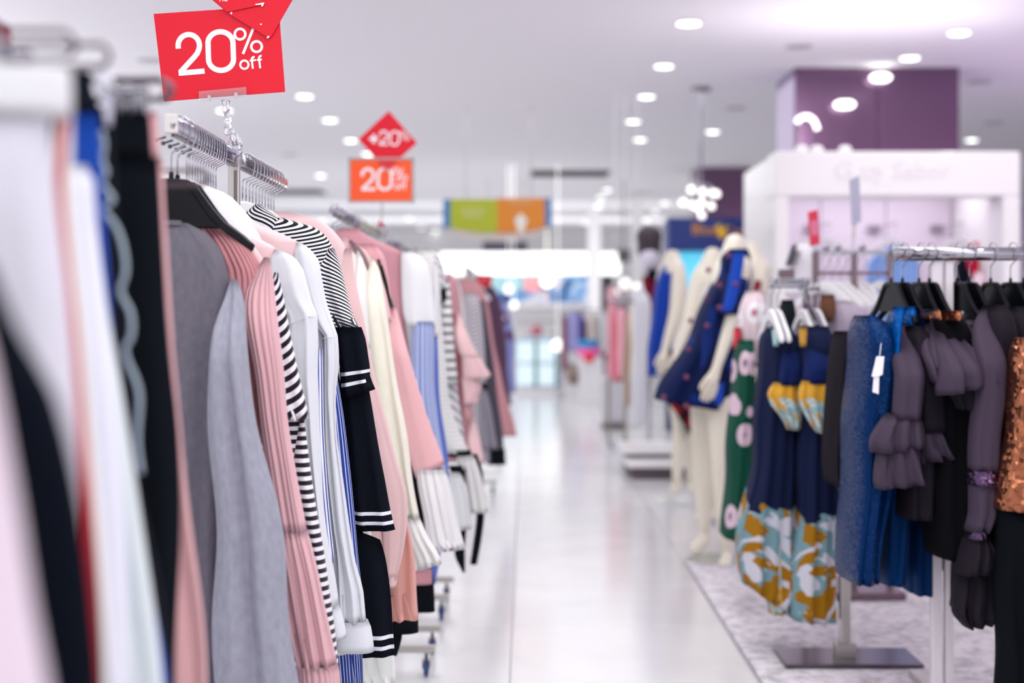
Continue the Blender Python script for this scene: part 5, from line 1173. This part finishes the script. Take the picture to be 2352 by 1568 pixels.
wear('blouse', 'dark plum blouse with violet sequin cuffs and long ruffled sleeve', 'blouse', 4.0, [
    ('body', [(2266, 2304, 700), (2254, 2318, 760), (2244, 2330, 900), (2236, 2330, 1080), (2240, 2330, 1390)], plumD, dict(T=.12, n=2, amp=.01, topT=.5)),
    ('sleeve', [(2262, 2302, 710), (2248, 2308, 780), (2238, 2306, 900), (2230, 2294, 1000), (2226, 2288, 1080)], plum, dict(T=.055, dy=-.14, n=1, amp=.006)),
    ('sequin_cuff', [(2222, 2290, 1078), (2224, 2292, 1112)], purS, dict(T=.06, topT=.9, dy=-.14)),
    ('lower_sleeve', [(2226, 2286, 1108), (2226, 2286, 1170), (2218, 2268, 1218)], plum, dict(T=.05, topT=.9, dy=-.14, n=2, amp=.006)),
    ('sequin_cuff', [(2222, 2264, 1214), (2222, 2266, 1234)], purS, dict(T=.055, topT=.9, dy=-.14)),
    ruffle([(2222, 2268, 1230), (2210, 2280, 1270), (2196, 2286, 1310)], dy=-.12, mat=plumD),
    ruffle([(2204, 2290, 1300), (2196, 2310, 1350), (2190, 2300, 1400), (2210, 2276, 1428)], dy=-.08, mat=plumD),
    ruffle([(2188, 2240, 1290), (2182, 2250, 1350), (2182, 2250, 1390)], dy=-.04, mat=plumD)], gE)
wear('skirt', 'bronze glitter skirt beside the lowest blue dress', 'skirt', 4.4, [
    ('body', [(2136, 2200, 1060), (2136, 2204, 1180), (2136, 2206, 1300)], glit, dict(T=.10, n=5, amp=.008))], gE)
wear('top', 'plum knitted top under the rightmost black hangers', 'top', 4.08, [
    ('body', [(2308, 2346, 704), (2296, 2356, 770), (2290, 2370, 900), (2290, 2380, 1200)], plumD, dict(T=.12, n=2, amp=.01, topT=.5))], gE)
wear('dress', 'copper sequinned dress with long black skirt at the right edge', 'dress', 3.8, [
    ('body', [(2334, 2400, 776), (2326, 2420, 820), (2314, 2430, 920), (2302, 2440, 1040), (2290, 2446, 1120), (2284, 2450, 1166)], cop, dict(T=.10, n=5, amp=.010, topT=.5)),
    ('skirt', [(2292, 2450, 1150), (2290, 2450, 1300), (2296, 2460, 1568)], fab((10, 14, 20)), dict(T=.10, n=5, amp=.012, zb=.12))], gE)

# --- stand with square base and navy floral dresses
Y = 4.82
rb = thing('clothes_rack', 'chrome T-stand with square dark base plate on the grey carpet', 'rack', (WX(1940, Y), Y, 0), 'racks on the carpet')
obj('base_plate', MB().box((WX(1945, Y), Y, .022), (.46, .24, .012)), CHROME_D, rb, bevel=.003)
obj('socket', MB().box((WX(1940, Y), Y, .05), (.07, .06, .05)), STEEL, rb, bevel=.004)
obj('post', MB().box((WX(1940, Y), Y, .55), (.036, .036, .98)), STEEL, rb, bevel=.006)
z = WZ(655, Y)
obj('arm', MB().tube([(WX(1940, Y), Y, 1.0), (WX(1862, Y), Y+.05, z-.06), (WX(1858, Y), Y+.08, z)], .010), CHROME, rb)
obj('rail', MB().box((WX(1820, Y), Y+.1, z), (.125, .024, .016)), CHROME, rb, bevel=.004)
obj('rail', MB().box((WX(1872, Y), Y+.1, z-.01), (.04, .2, .014)), CHROME, rb, bevel=.004)
nav = fab((22, 30, 62), floral=((160, 112, 26), (120, 158, 168), (206, 206, 218), 7, .64), rough=.7)
gold = fab((214, 160, 46), floral=((200, 216, 218), (150, 186, 196), (214, 160, 46), 18, .35), rough=.7)
gF = 'floral dresses on the T-stand'
for i, px in enumerate((1772, 1788, 1846, 1862, 1878)):
    hang_r('white', px, 652, Y+.1+.02*i, -1.5, '%s white hanger from the left over the navy floral dresses' % ORD[i], 'white hangers on the T-stand')
wear('dress', 'navy dress with gold and pale blue floral hem, left of two', 'dress', 5.0, [
    ('body', [(1762, 1790, 752), (1748, 1834, 775), (1742, 1834, 850), (1732, 1830, 1000), (1716, 1828, 1120), (1700, 1830, 1230), (1690, 1832, 1330), (1700, 1812, 1365)], nav, dict(T=.15, n=4, amp=.02, topT=.5, tilt=-.05)),
    ('sleeve', [(1806, 1836, 742), (1796, 1840, 790), (1788, 1840, 850), (1784, 1838, 884)], fab((20, 34, 82)), dict(T=.06, dy=-.15, n=1, amp=.006)),
    ('flared_cuff', [(1778, 1836, 878), (1764, 1838, 905), (1770, 1840, 930), (1788, 1842, 955), (1802, 1836, 985)], gold, dict(T=.055, dy=-.15, n=3, amp=.016, topT=.8, grow=.4)),
    ('lining', [(1772, 1792, 756), (1776, 1788, 795)], fab((170, 216, 214)), dict(T=.02, dy=-.14, topT=.8))], gF)
wear('dress', 'navy dress with gold floral hem and wide flared cuff, right of two', 'dress', 4.9, [
    ('body', [(1838, 1900, 748), (1832, 1914, 800), (1828, 1918, 900), (1822, 1920, 1100), (1814, 1918, 1260), (1808, 1914, 1412)], nav, dict(T=.15, n=4, amp=.016, topT=.5)),
    ('body_side', [(1750, 1800, 1180), (1756, 1806, 1300), (1760, 1808, 1405)], gold, dict(T=.06, n=3, amp=.012, dy=.02)),
    ('sleeve', [(1862, 1904, 744), (1856, 1910, 790), (1848, 1914, 850), (1844, 1916, 880)], fab((20, 34, 84)), dict(T=.06, dy=-.15, n=1, amp=.006)),
    ('flared_cuff', [(1842, 1914, 874), (1834, 1920, 910), (1838, 1920, 940), (1852, 1908, 972), (1866, 1896, 992)], gold, dict(T=.055, dy=-.16, n=3, amp=.016, topT=.8, grow=.4)),
    ('lining', [(1834, 1854, 752), (1838, 1852, 796)], fab((200, 150, 60)), dict(T=.02, dy=-.14, topT=.8))], gF)
gr = fab((22, 78, 62), dots=((222, 196, 212), (140, 120, 140), 9, .42), rough=.7)
wear('dress', 'dark green dress printed with large pink flowers left of the navy ones', 'dress', 5.7, [
    ('body', [(1694, 1728, 780), (1686, 1730, 850), (1676, 1728, 960), (1668, 1726, 1060), (1662, 1716, 1150), (1660, 1706, 1228)], gr, dict(T=.16, n=3, amp=.012, topT=.5))], gF)
wear('top', 'pale pink and white blouses hanging above the green floral dress', 'blouse', 5.8, [
    ('body', [(1716, 1750, 668), (1700, 1760, 720), (1694, 1766, 780), (1692, 1740, 840)], fab((226, 206, 214), dots=((240, 240, 244), (196, 120, 140), 9, .4)), dict(T=.14, n=3, amp=.012, topT=.5)),
    ('trim', [(1686, 1700, 752), (1684, 1700, 800)], fab((206, 40, 64)), dict(T=.05, dy=-.05))], gF)
wear('dress', 'black garment between the two groups of white hangers', 'clothing', 5.3, [
    ('body', [(1796, 1822, 688), (1790, 1830, 740), (1800, 1900, 800), (1800, 1900, 1000)], fab((20, 26, 30)), dict(T=.1, n=2, amp=.01))], gF)
wear('blouse', 'silver lilac blouse hanging behind the navy floral dresses', 'blouse', 5.5, [
    ('body', [(1896, 1950, 690), (1884, 1990, 720), (1884, 1990, 800), (1888, 1980, 1000)], fab((178, 166, 184), rough=.5, wr=.5), dict(T=.12, n=5, amp=.016, topT=.5))], gF)
wear('top', 'small brown patterned top under the white hangers', 'top', 5.4, [
    ('body', [(1886, 1916, 676), (1884, 1918, 712), (1894, 1906, 738)], fab((104, 70, 54)), dict(T=.06))], gF)

# --- frame rack with white hangers in front of the boutique
Y = 6.0
rc = thing('clothes_rack', 'bronze-tinted chrome frame rack of white hangers before the boutique', 'rack', (WX(1955, Y), Y, 0), 'racks on the carpet')
BR = plain('bronze_chrome', (128, 108, 116), .2, .9)
zt = WZ(582, Y); zl = WZ(627, Y)
for px in (1873, 1962, 2044): obj('post', MB().box((WX(px, Y), Y, (zt+.01)/2), (.024, .03, zt+.01)), BR, rc, bevel=.003)
obj('rail', MB().box((WX(1958, Y), Y, zt+.005), (WX(2050, Y)-WX(1866, Y), .03, .016)), CHROME, rc, bevel=.003)
obj('rail', MB().box((WX(1958, Y), Y+.02, zl), (WX(2046, Y)-WX(1878, Y), .014, .014)), BR, rc, bevel=.003)
obj('foot_bar', MB().box((WX(1958, Y), Y, .03), (.35, .4, .03)), BR, rc, bevel=.003)
for px in (1898, 1924, 1980): obj('knob', MB().lathe((WX(px, Y), Y, zt+.013), [(.008, 0), (.016, .008), (.016, .02), (.001, .028)], 12), CHROME, rc, smooth=True)
obj('side_rail', MB().box((WX(1818, Y-.3), Y-.3, WZ(645, Y-.3)), (.15, .03, .018)), CHROME, rc, bevel=.003)
obj('side_rail', MB().box((WX(1812, Y-.3)+.06, Y-.15, WZ(650, Y-.3)), (.02, .3, .014)), CHROME, rc, bevel=.003)
obj('side_block', MB().box((WX(1808, Y-.3), Y-.28, WZ(628, Y-.3)), (.06, .05, .035)), BR, rc, bevel=.003)
obj('side_post', MB().box((WX(1850, Y-.3), Y-.3, WZ(650, Y-.3)/2), (.02, .02, WZ(650, Y-.3))), BR, rc)
for i, px in enumerate((1896, 1916, 1936, 1956, 1982, 2024)):
    hang_r('white', px, 598, Y+.03*i-.06, -.95 if i < 4 else -1.2, '%s white hanger from the left on the bronze frame rack' % ORD[i], 'white hangers on the bronze frame rack')
wear('top', 'white top with a black curved stripe left of the small red sign', 'top', 6.4, [
    ('body', [(1838, 1866, 556), (1820, 1872, 580), (1808, 1876, 620), (1806, 1876, 680)], fab((238, 236, 242)), dict(T=.10, topT=.5)),
    ('stripe', [(1822, 1830, 562), (1812, 1818, 590), (1806, 1811, 610)], fab((70, 72, 84)), dict(T=.05, dy=-.08, topT=.9))], gF)
# turned sale signs seen nearly edge-on
Y = 5.8
sr = thing('sale_sign', 'narrow red sale card turned almost edge-on before the boutique', 'sign', WP(1868, 565, Y), 'red and orange sale signs')
obj('card', MB().prism([(WX(a, Y), WZ(b, Y)) for a, b in ((1856, 487), (1876, 482), (1881, 560), (1861, 566))], Y-.02, Y+.01), plain('red_card2', (218, 50, 80), .5), sr)
obj('print', MB().prism([(WX(a, Y), WZ(b, Y)) for a, b in ((1859, 508), (1876, 506), (1879, 540), (1862, 542))], Y-.022, Y-.0205), plain('rose_print', (226, 120, 150), .5), sr)
obj('stem', MB().tube([WP(1870, 564, Y), WP(1872, 582, Y)], .004), CLEAR, sr)
Y = 5.9
sg = thing('sale_sign', 'narrow silvery grey sign turned edge-on above the frame rack', 'sign', WP(1962, 515, Y), 'red and orange sale signs')
obj('card', MB().prism([(WX(a, Y), WZ(b, Y)) for a, b in ((1951, 414), (1971, 404), (1976, 508), (1957, 520))], Y-.02, Y+.01), plain('silver_card', (184, 182, 204), .35), sg)
obj('stem', MB().tube([WP(1962, 515, Y), WP(1960, 545, Y), WP(1962, 582, Y)], .007), CLEAR, sg)
# clothes hanging inside the boutique
gH = 'clothes inside the white boutique'
Y = 9.7
wear('shirt', 'light blue shirt hanging inside the boutique', 'shirt', Y, [
    ('body', [(2040, 2070, 566), (2012, 2104, 586), (2004, 2112, 620), (2004, 2108, 668), (2010, 2104, 760)], fab((120, 160, 226), stripe=((150, 182, 236), 90, .03, .4)), dict(T=.08, n=3, amp=.01, topT=.5)),
    ('sleeve', [(2006, 2024, 576), (1994, 2014, 600), (1990, 2008, 650)], fab((130, 168, 230)), dict(T=.04))], gH)
wear('top', 'crimson top on a white hanger inside the boutique', 'top', Y, [
    ('body', [(2236, 2296, 555), (2222, 2312, 566), (2218, 2314, 600), (2214, 2318, 622), (2220, 2312, 700)], fab((214, 14, 66)), dict(T=.08, topT=.6)),
    ('white_band', [(2228, 2306, 566), (2226, 2308, 590)], fab((240, 222, 230)), dict(T=.085, topT=.9, dy=-.01))], gH)
wear('top', 'black knotted top left of the crimson one inside the boutique', 'top', Y-.1, [
    ('body', [(2200, 2216, 588), (2196, 2222, 620), (2200, 2240, 650), (2190, 2226, 690)], fab((16, 18, 30)), dict(T=.06))], gH)
wear('top', 'white garment hanging under the crimson top inside the boutique', 'top', Y-.2, [
    ('body', [(2240, 2310, 624), (2230, 2330, 660), (2230, 2330, 760)], fab((236, 210, 222)), dict(T=.06, n=3, amp=.01))], gH)
for i, (px, lb) in enumerate(((1900, 'white hanger on the boutique back wall left of the grey sign'), (2054, 'white hanger above the light blue shirt in the boutique'), (2206, 'white hanger beside the crimson top in the boutique'))):
    hanger('white', WX(px, 9.65), 9.65, WZ(516, 9.65), 0, lb, 'white hangers inside the boutique')
    k = thing('wall_hook', 'small grey wall hook holding the %s' % lb.split(' in the')[0].replace('white hanger ', 'hanger ').replace('on the boutique back wall ', ''), 'hook', (WX(px, 9.65), 9.75, WZ(514, 9.65)), 'grey wall hooks in the boutique')
    obj('plate', MB().box((WX(px, 9.65), 10.2, WZ(514, 9.65)), (.09, .02, .05)), plain('hook_grey', (150, 140, 156), .4), k)
    obj('arm', MB().tube([(WX(px, 9.65), 10.2, WZ(514, 9.65)), (WX(px, 9.65), 9.62, WZ(514, 9.65))], .006), CHROME, k)

# ================================================================== CENTRE BACKGROUND
Y = 18.5
pd = thing('pedestal', 'tall white display pedestal topped with hat boxes', 'pedestal', (WX(1358, Y), Y, 0))
zt = WZ(818, Y)
obj('column', MB().box((WX(1358, Y), Y+.15, (zt+.04)/2), (.30, .30, zt-.04)), WHITE_L, pd, bevel=.01)
obj('plinth', MB().box((WX(1358, Y), Y+.15, .03), (.33, .33, .06)), WHITE_L, pd, bevel=.005)
def boxy(name, label, px0, px1, py0, py1, Y, c, cat, grp, em=0):
    x0, x1, z1, z0 = WX(px0, Y), WX(px1, Y), WZ(py0, Y), WZ(py1, Y); r = (x1-x0)/2; h = z1-z0
    t = thing(name, label, cat, ((x0+x1)/2, Y+.12, z0), grp)
    mt = plain(name, c, .4, emit=c if em else None, es=em)
    obj('box', MB().lathe(((x0+x1)/2, Y+.12, z0), [(r*.94, 0), (r*.94, h*.72)], 28), mt, t, bevel=.002)
    obj('lid', MB().lathe(((x0+x1)/2, Y+.12, z0), [(r, h*.7), (r, h*.98), (r*.97, h)], 28), mt, t, bevel=.002)
boxy('hat_box', 'bright pink round hat box on the white pedestal', 1324, 1384, 799, 818, Y, (252, 120, 190), 'box', 'hat boxes on the pedestal')
boxy('hat_box', 'cyan blue round hat box topmost on the pedestal', 1326, 1378, 781, 799, Y, (20, 150, 214), 'box', 'hat boxes on the pedestal')
rbz = thing('rosette', 'bright red rosette bow on the front of the pink hat box', 'bow', WP(1353, 824, Y-.06))
obj('petals', MB().lathe(WP(1353, 820, Y-.05), [(.001, -.03), (.045, -.025), (.062, .0), (.045, .02), (.001, .03)], 14, 'y'), plain('rosette_red', (250, 0, 50), .4), rbz)
obj('tail', MB().box(tuple(WP(1345, 826, Y-.05)), (.03, .01, .05)).box(tuple(WP(1360, 826, Y-.05)), (.03, .01, .05)), plain('rosette_red', (250, 0, 50), .4), rbz)
gK = 'clothes on the central far rack'
Y = 19.3
rk = thing('clothes_rack', 'far rack of lavender and cream clothes left of the pedestal', 'rack', (WX(1345, Y), Y, 0), 'far racks')
obj('rail', MB().tube([WP(1288, 712, Y), WP(1400, 712, Y)], .014), CHROME, rk)
for px in (1290, 1398): obj('post', MB().tube([WP(px, 712, Y), (WX(px, Y), Y, .03)], .012), CHROME, rk); obj('foot_bar', MB().box((WX(px, Y), Y, .02), (.03, .5, .03)), CHROME, rk)
for nm, lb, x0, x1, y0, y1, c in (('dress', 'plum red dress at the left end of the lavender rack', 1290, 1304, 724, 850, (150, 96, 116)), ('dress', 'lavender dress on the far rack', 1302, 1332, 718, 808, (172, 172, 224)), ('dress', 'violet dress edge beside the lavender one', 1326, 1340, 716, 800, (110, 104, 176)),
        ('dress', 'dark navy dress on the far lavender rack', 1332, 1346, 730, 786, (34, 42, 60)), ('dress', 'pale peach dress on the far lavender rack', 1346, 1366, 720, 792, (232, 214, 212)), ('dress', 'sage grey dress on the far lavender rack', 1364, 1376, 722, 790, (196, 196, 190)), ('dress', 'white dress at the right end of the far lavender rack', 1374, 1396, 716, 812, (226, 226, 228))):
    wear(nm, lb, 'dress', Y, [('body', [(x0+3, x1-3, y0), (x0, x1, y0+14), (x0, x1, (y0+y1)//2), (x0-1, x1+1, y1)], fab(c), dict(T=.10, n=2, amp=.012, N=24, step=.06, topT=.5))], gK)
wear('bag', 'brown and grey bag standing left of the white pedestal', 'bag', 17.2, [('body', [(1304, 1320, 836), (1300, 1328, 850), (1302, 1330, 866), (1308, 1328, 882)], fab((140, 122, 116), heather=.8), dict(T=.08, N=24, step=.04)), ('flap', [(1304, 1322, 842), (1303, 1326, 858)], fab((190, 168, 150)), dict(T=.085, N=24, dy=-.01, step=.03))], None)
Y = 14.3
cb = thing('cabinet', 'pale grey cabinet below the pink dresses at the far right of the aisle', 'cabinet', (WX(1412, Y), Y, 0))
obj('body', MB().box((WX(1412, Y), Y+.2, (WZ(868, Y)+.06)/2), (.25, .4, WZ(868, Y)-.06)), plain('cabinet_grey', (206, 206, 212), .5), cb, bevel=.005)
obj('plinth', MB().box((WX(1412, Y), Y+.22, .03), (.23, .38, .06)), plain('plinth_dark', (110, 106, 112), .6), cb)
obj('door', MB().box((WX(1412, Y), Y-.008, (WZ(868, Y)+.08)/2), (.23, .016, WZ(868, Y)-.12)), plain('cabinet_grey', (206, 206, 212), .5), cb, bevel=.003)
gL = 'clothes on the far right racks'
Y = 12.6
rd = thing('clothes_rack', 'far rack of pink and cream clothes right of the aisle', 'rack', (WX(1440, Y), Y, 0), 'far racks')
obj('rail', MB().tube([WP(1396, 690, Y), WP(1488, 690, Y)], .014), CHROME, rd)
for px in (1398, 1437): obj('post', MB().tube([WP(px, 690, Y), (WX(px, Y), Y+.02, .04)], .014), plain('brass_post', (150, 138, 120), .3, .8), rd); obj('foot_bar', MB().box((WX(px, Y), Y, .025), (.03, .5, .03)), CHROME, rd)
for lb, Yo, rows, c in (('coral pink dress on the far rack, left one', 0, [(1398, 1410, 694), (1396, 1416, 712), (1394, 1420, 800), (1398, 1424, 868)], (236, 160, 176)),
        ('deeper rose dress on the far rack, middle one', -.2, [(1414, 1424, 712), (1410, 1428, 740), (1408, 1430, 820), (1408, 1430, 876)], (222, 110, 126)),
        ('blush pink dress on the far rack, right one', -.35, [(1420, 1436, 706), (1418, 1442, 726), (1420, 1440, 800), (1418, 1434, 868)], (240, 176, 192)),
        ('small pale pink blouse above the coral dress', .3, [(1396, 1408, 656), (1393, 1416, 676), (1394, 1420, 700), (1396, 1418, 715)], (226, 176, 188)),
        ('grey blouse above the blush dress', .4, [(1412, 1430, 656), (1410, 1440, 676), (1410, 1442, 710)], (190, 184, 190)),
        ('tan lace dress on the far rack beside the pink ones', -.5, [(1444, 1454, 716), (1440, 1462, 740), (1434, 1458, 820), (1432, 1452, 900), (1434, 1446, 930)], (186, 164, 142)),
        ('cream dress on the far rack beside the tan lace one', -.7, [(1456, 1470, 690), (1448, 1476, 720), (1450, 1478, 820), (1446, 1470, 880)], (238, 224, 210))):
    wear('dress', lb, 'dress', Y+Yo, [('body', rows, fab(c, wr=.5), dict(T=.10, n=2, amp=.012, N=26, step=.05, topT=.5))], gL)
wear('dress', 'long white dress on the far right rack beside the blue mannequin', 'dress', 10.5, [('body', [(1464, 1486, 672), (1456, 1494, 700), (1454, 1492, 800), (1450, 1486, 900), (1446, 1480, 975)], fab((222, 222, 230), wr=.4), dict(T=.12, n=3, amp=.012, N=30, topT=.5))], gL)
for px, py, r, lb in ((1436, 652, .055, 'pale round lamp shade above the pink dresses'), (1464, 660, .042, 'pale round lamp shade above the long white dress'), (1412, 673, .035, 'tiny bright lamp above the coral dress')):
    Yq = 12.9; c = WP(px, py, Yq); o = thing('pendant_lamp', lb, 'lamp', c, 'pendant lamps over the far right racks')
    obj('shade', MB().lathe(c, [(.001, -r), (r*.75, -r*.65), (r, 0), (r*.75, r*.65), (.001, r)], 16), plain('shade_glow', (255, 252, 244), .5, emit=(250, 246, 238), es=.9), o, smooth=True)
    obj('cord', MB().tube([(c.x, c.y, c.z+r*.9), (c.x, c.y, CEIL)], .003, 5), WHITE_L, o)
# low display platforms
for nm, lb, x0, x1, yt, Yq in (('display_platform', 'low pale display platform with shadow-coloured recess behind the mannequins', 1432, 1600, 1030, 10.3), ('display_platform', 'lower pale platform step in front of the display platform', 1444, 1590, 1066, 9.9)):
    a, b = WX(x0, Yq), WX(x1, Yq); zt = WZ(yt, Yq)
    t = thing(nm, lb, 'platform', ((a+b)/2, Yq+.3, 0), 'low display platforms')
    obj('top', MB().box(((a+b)/2, Yq+.3, zt-.02), (b-a, .6 if Yq > 10 else .34, .04)), WHITE_L, t, bevel=.005)
    obj('recess', MB().box(((a+b)/2, Yq+.32, (zt-.04)/2), (b-a-.08, .5 if Yq > 10 else .28, zt-.04)), plain('recess_shadow', (96, 84, 88), .7), t)  # dark colour stands for the shadow below each slab
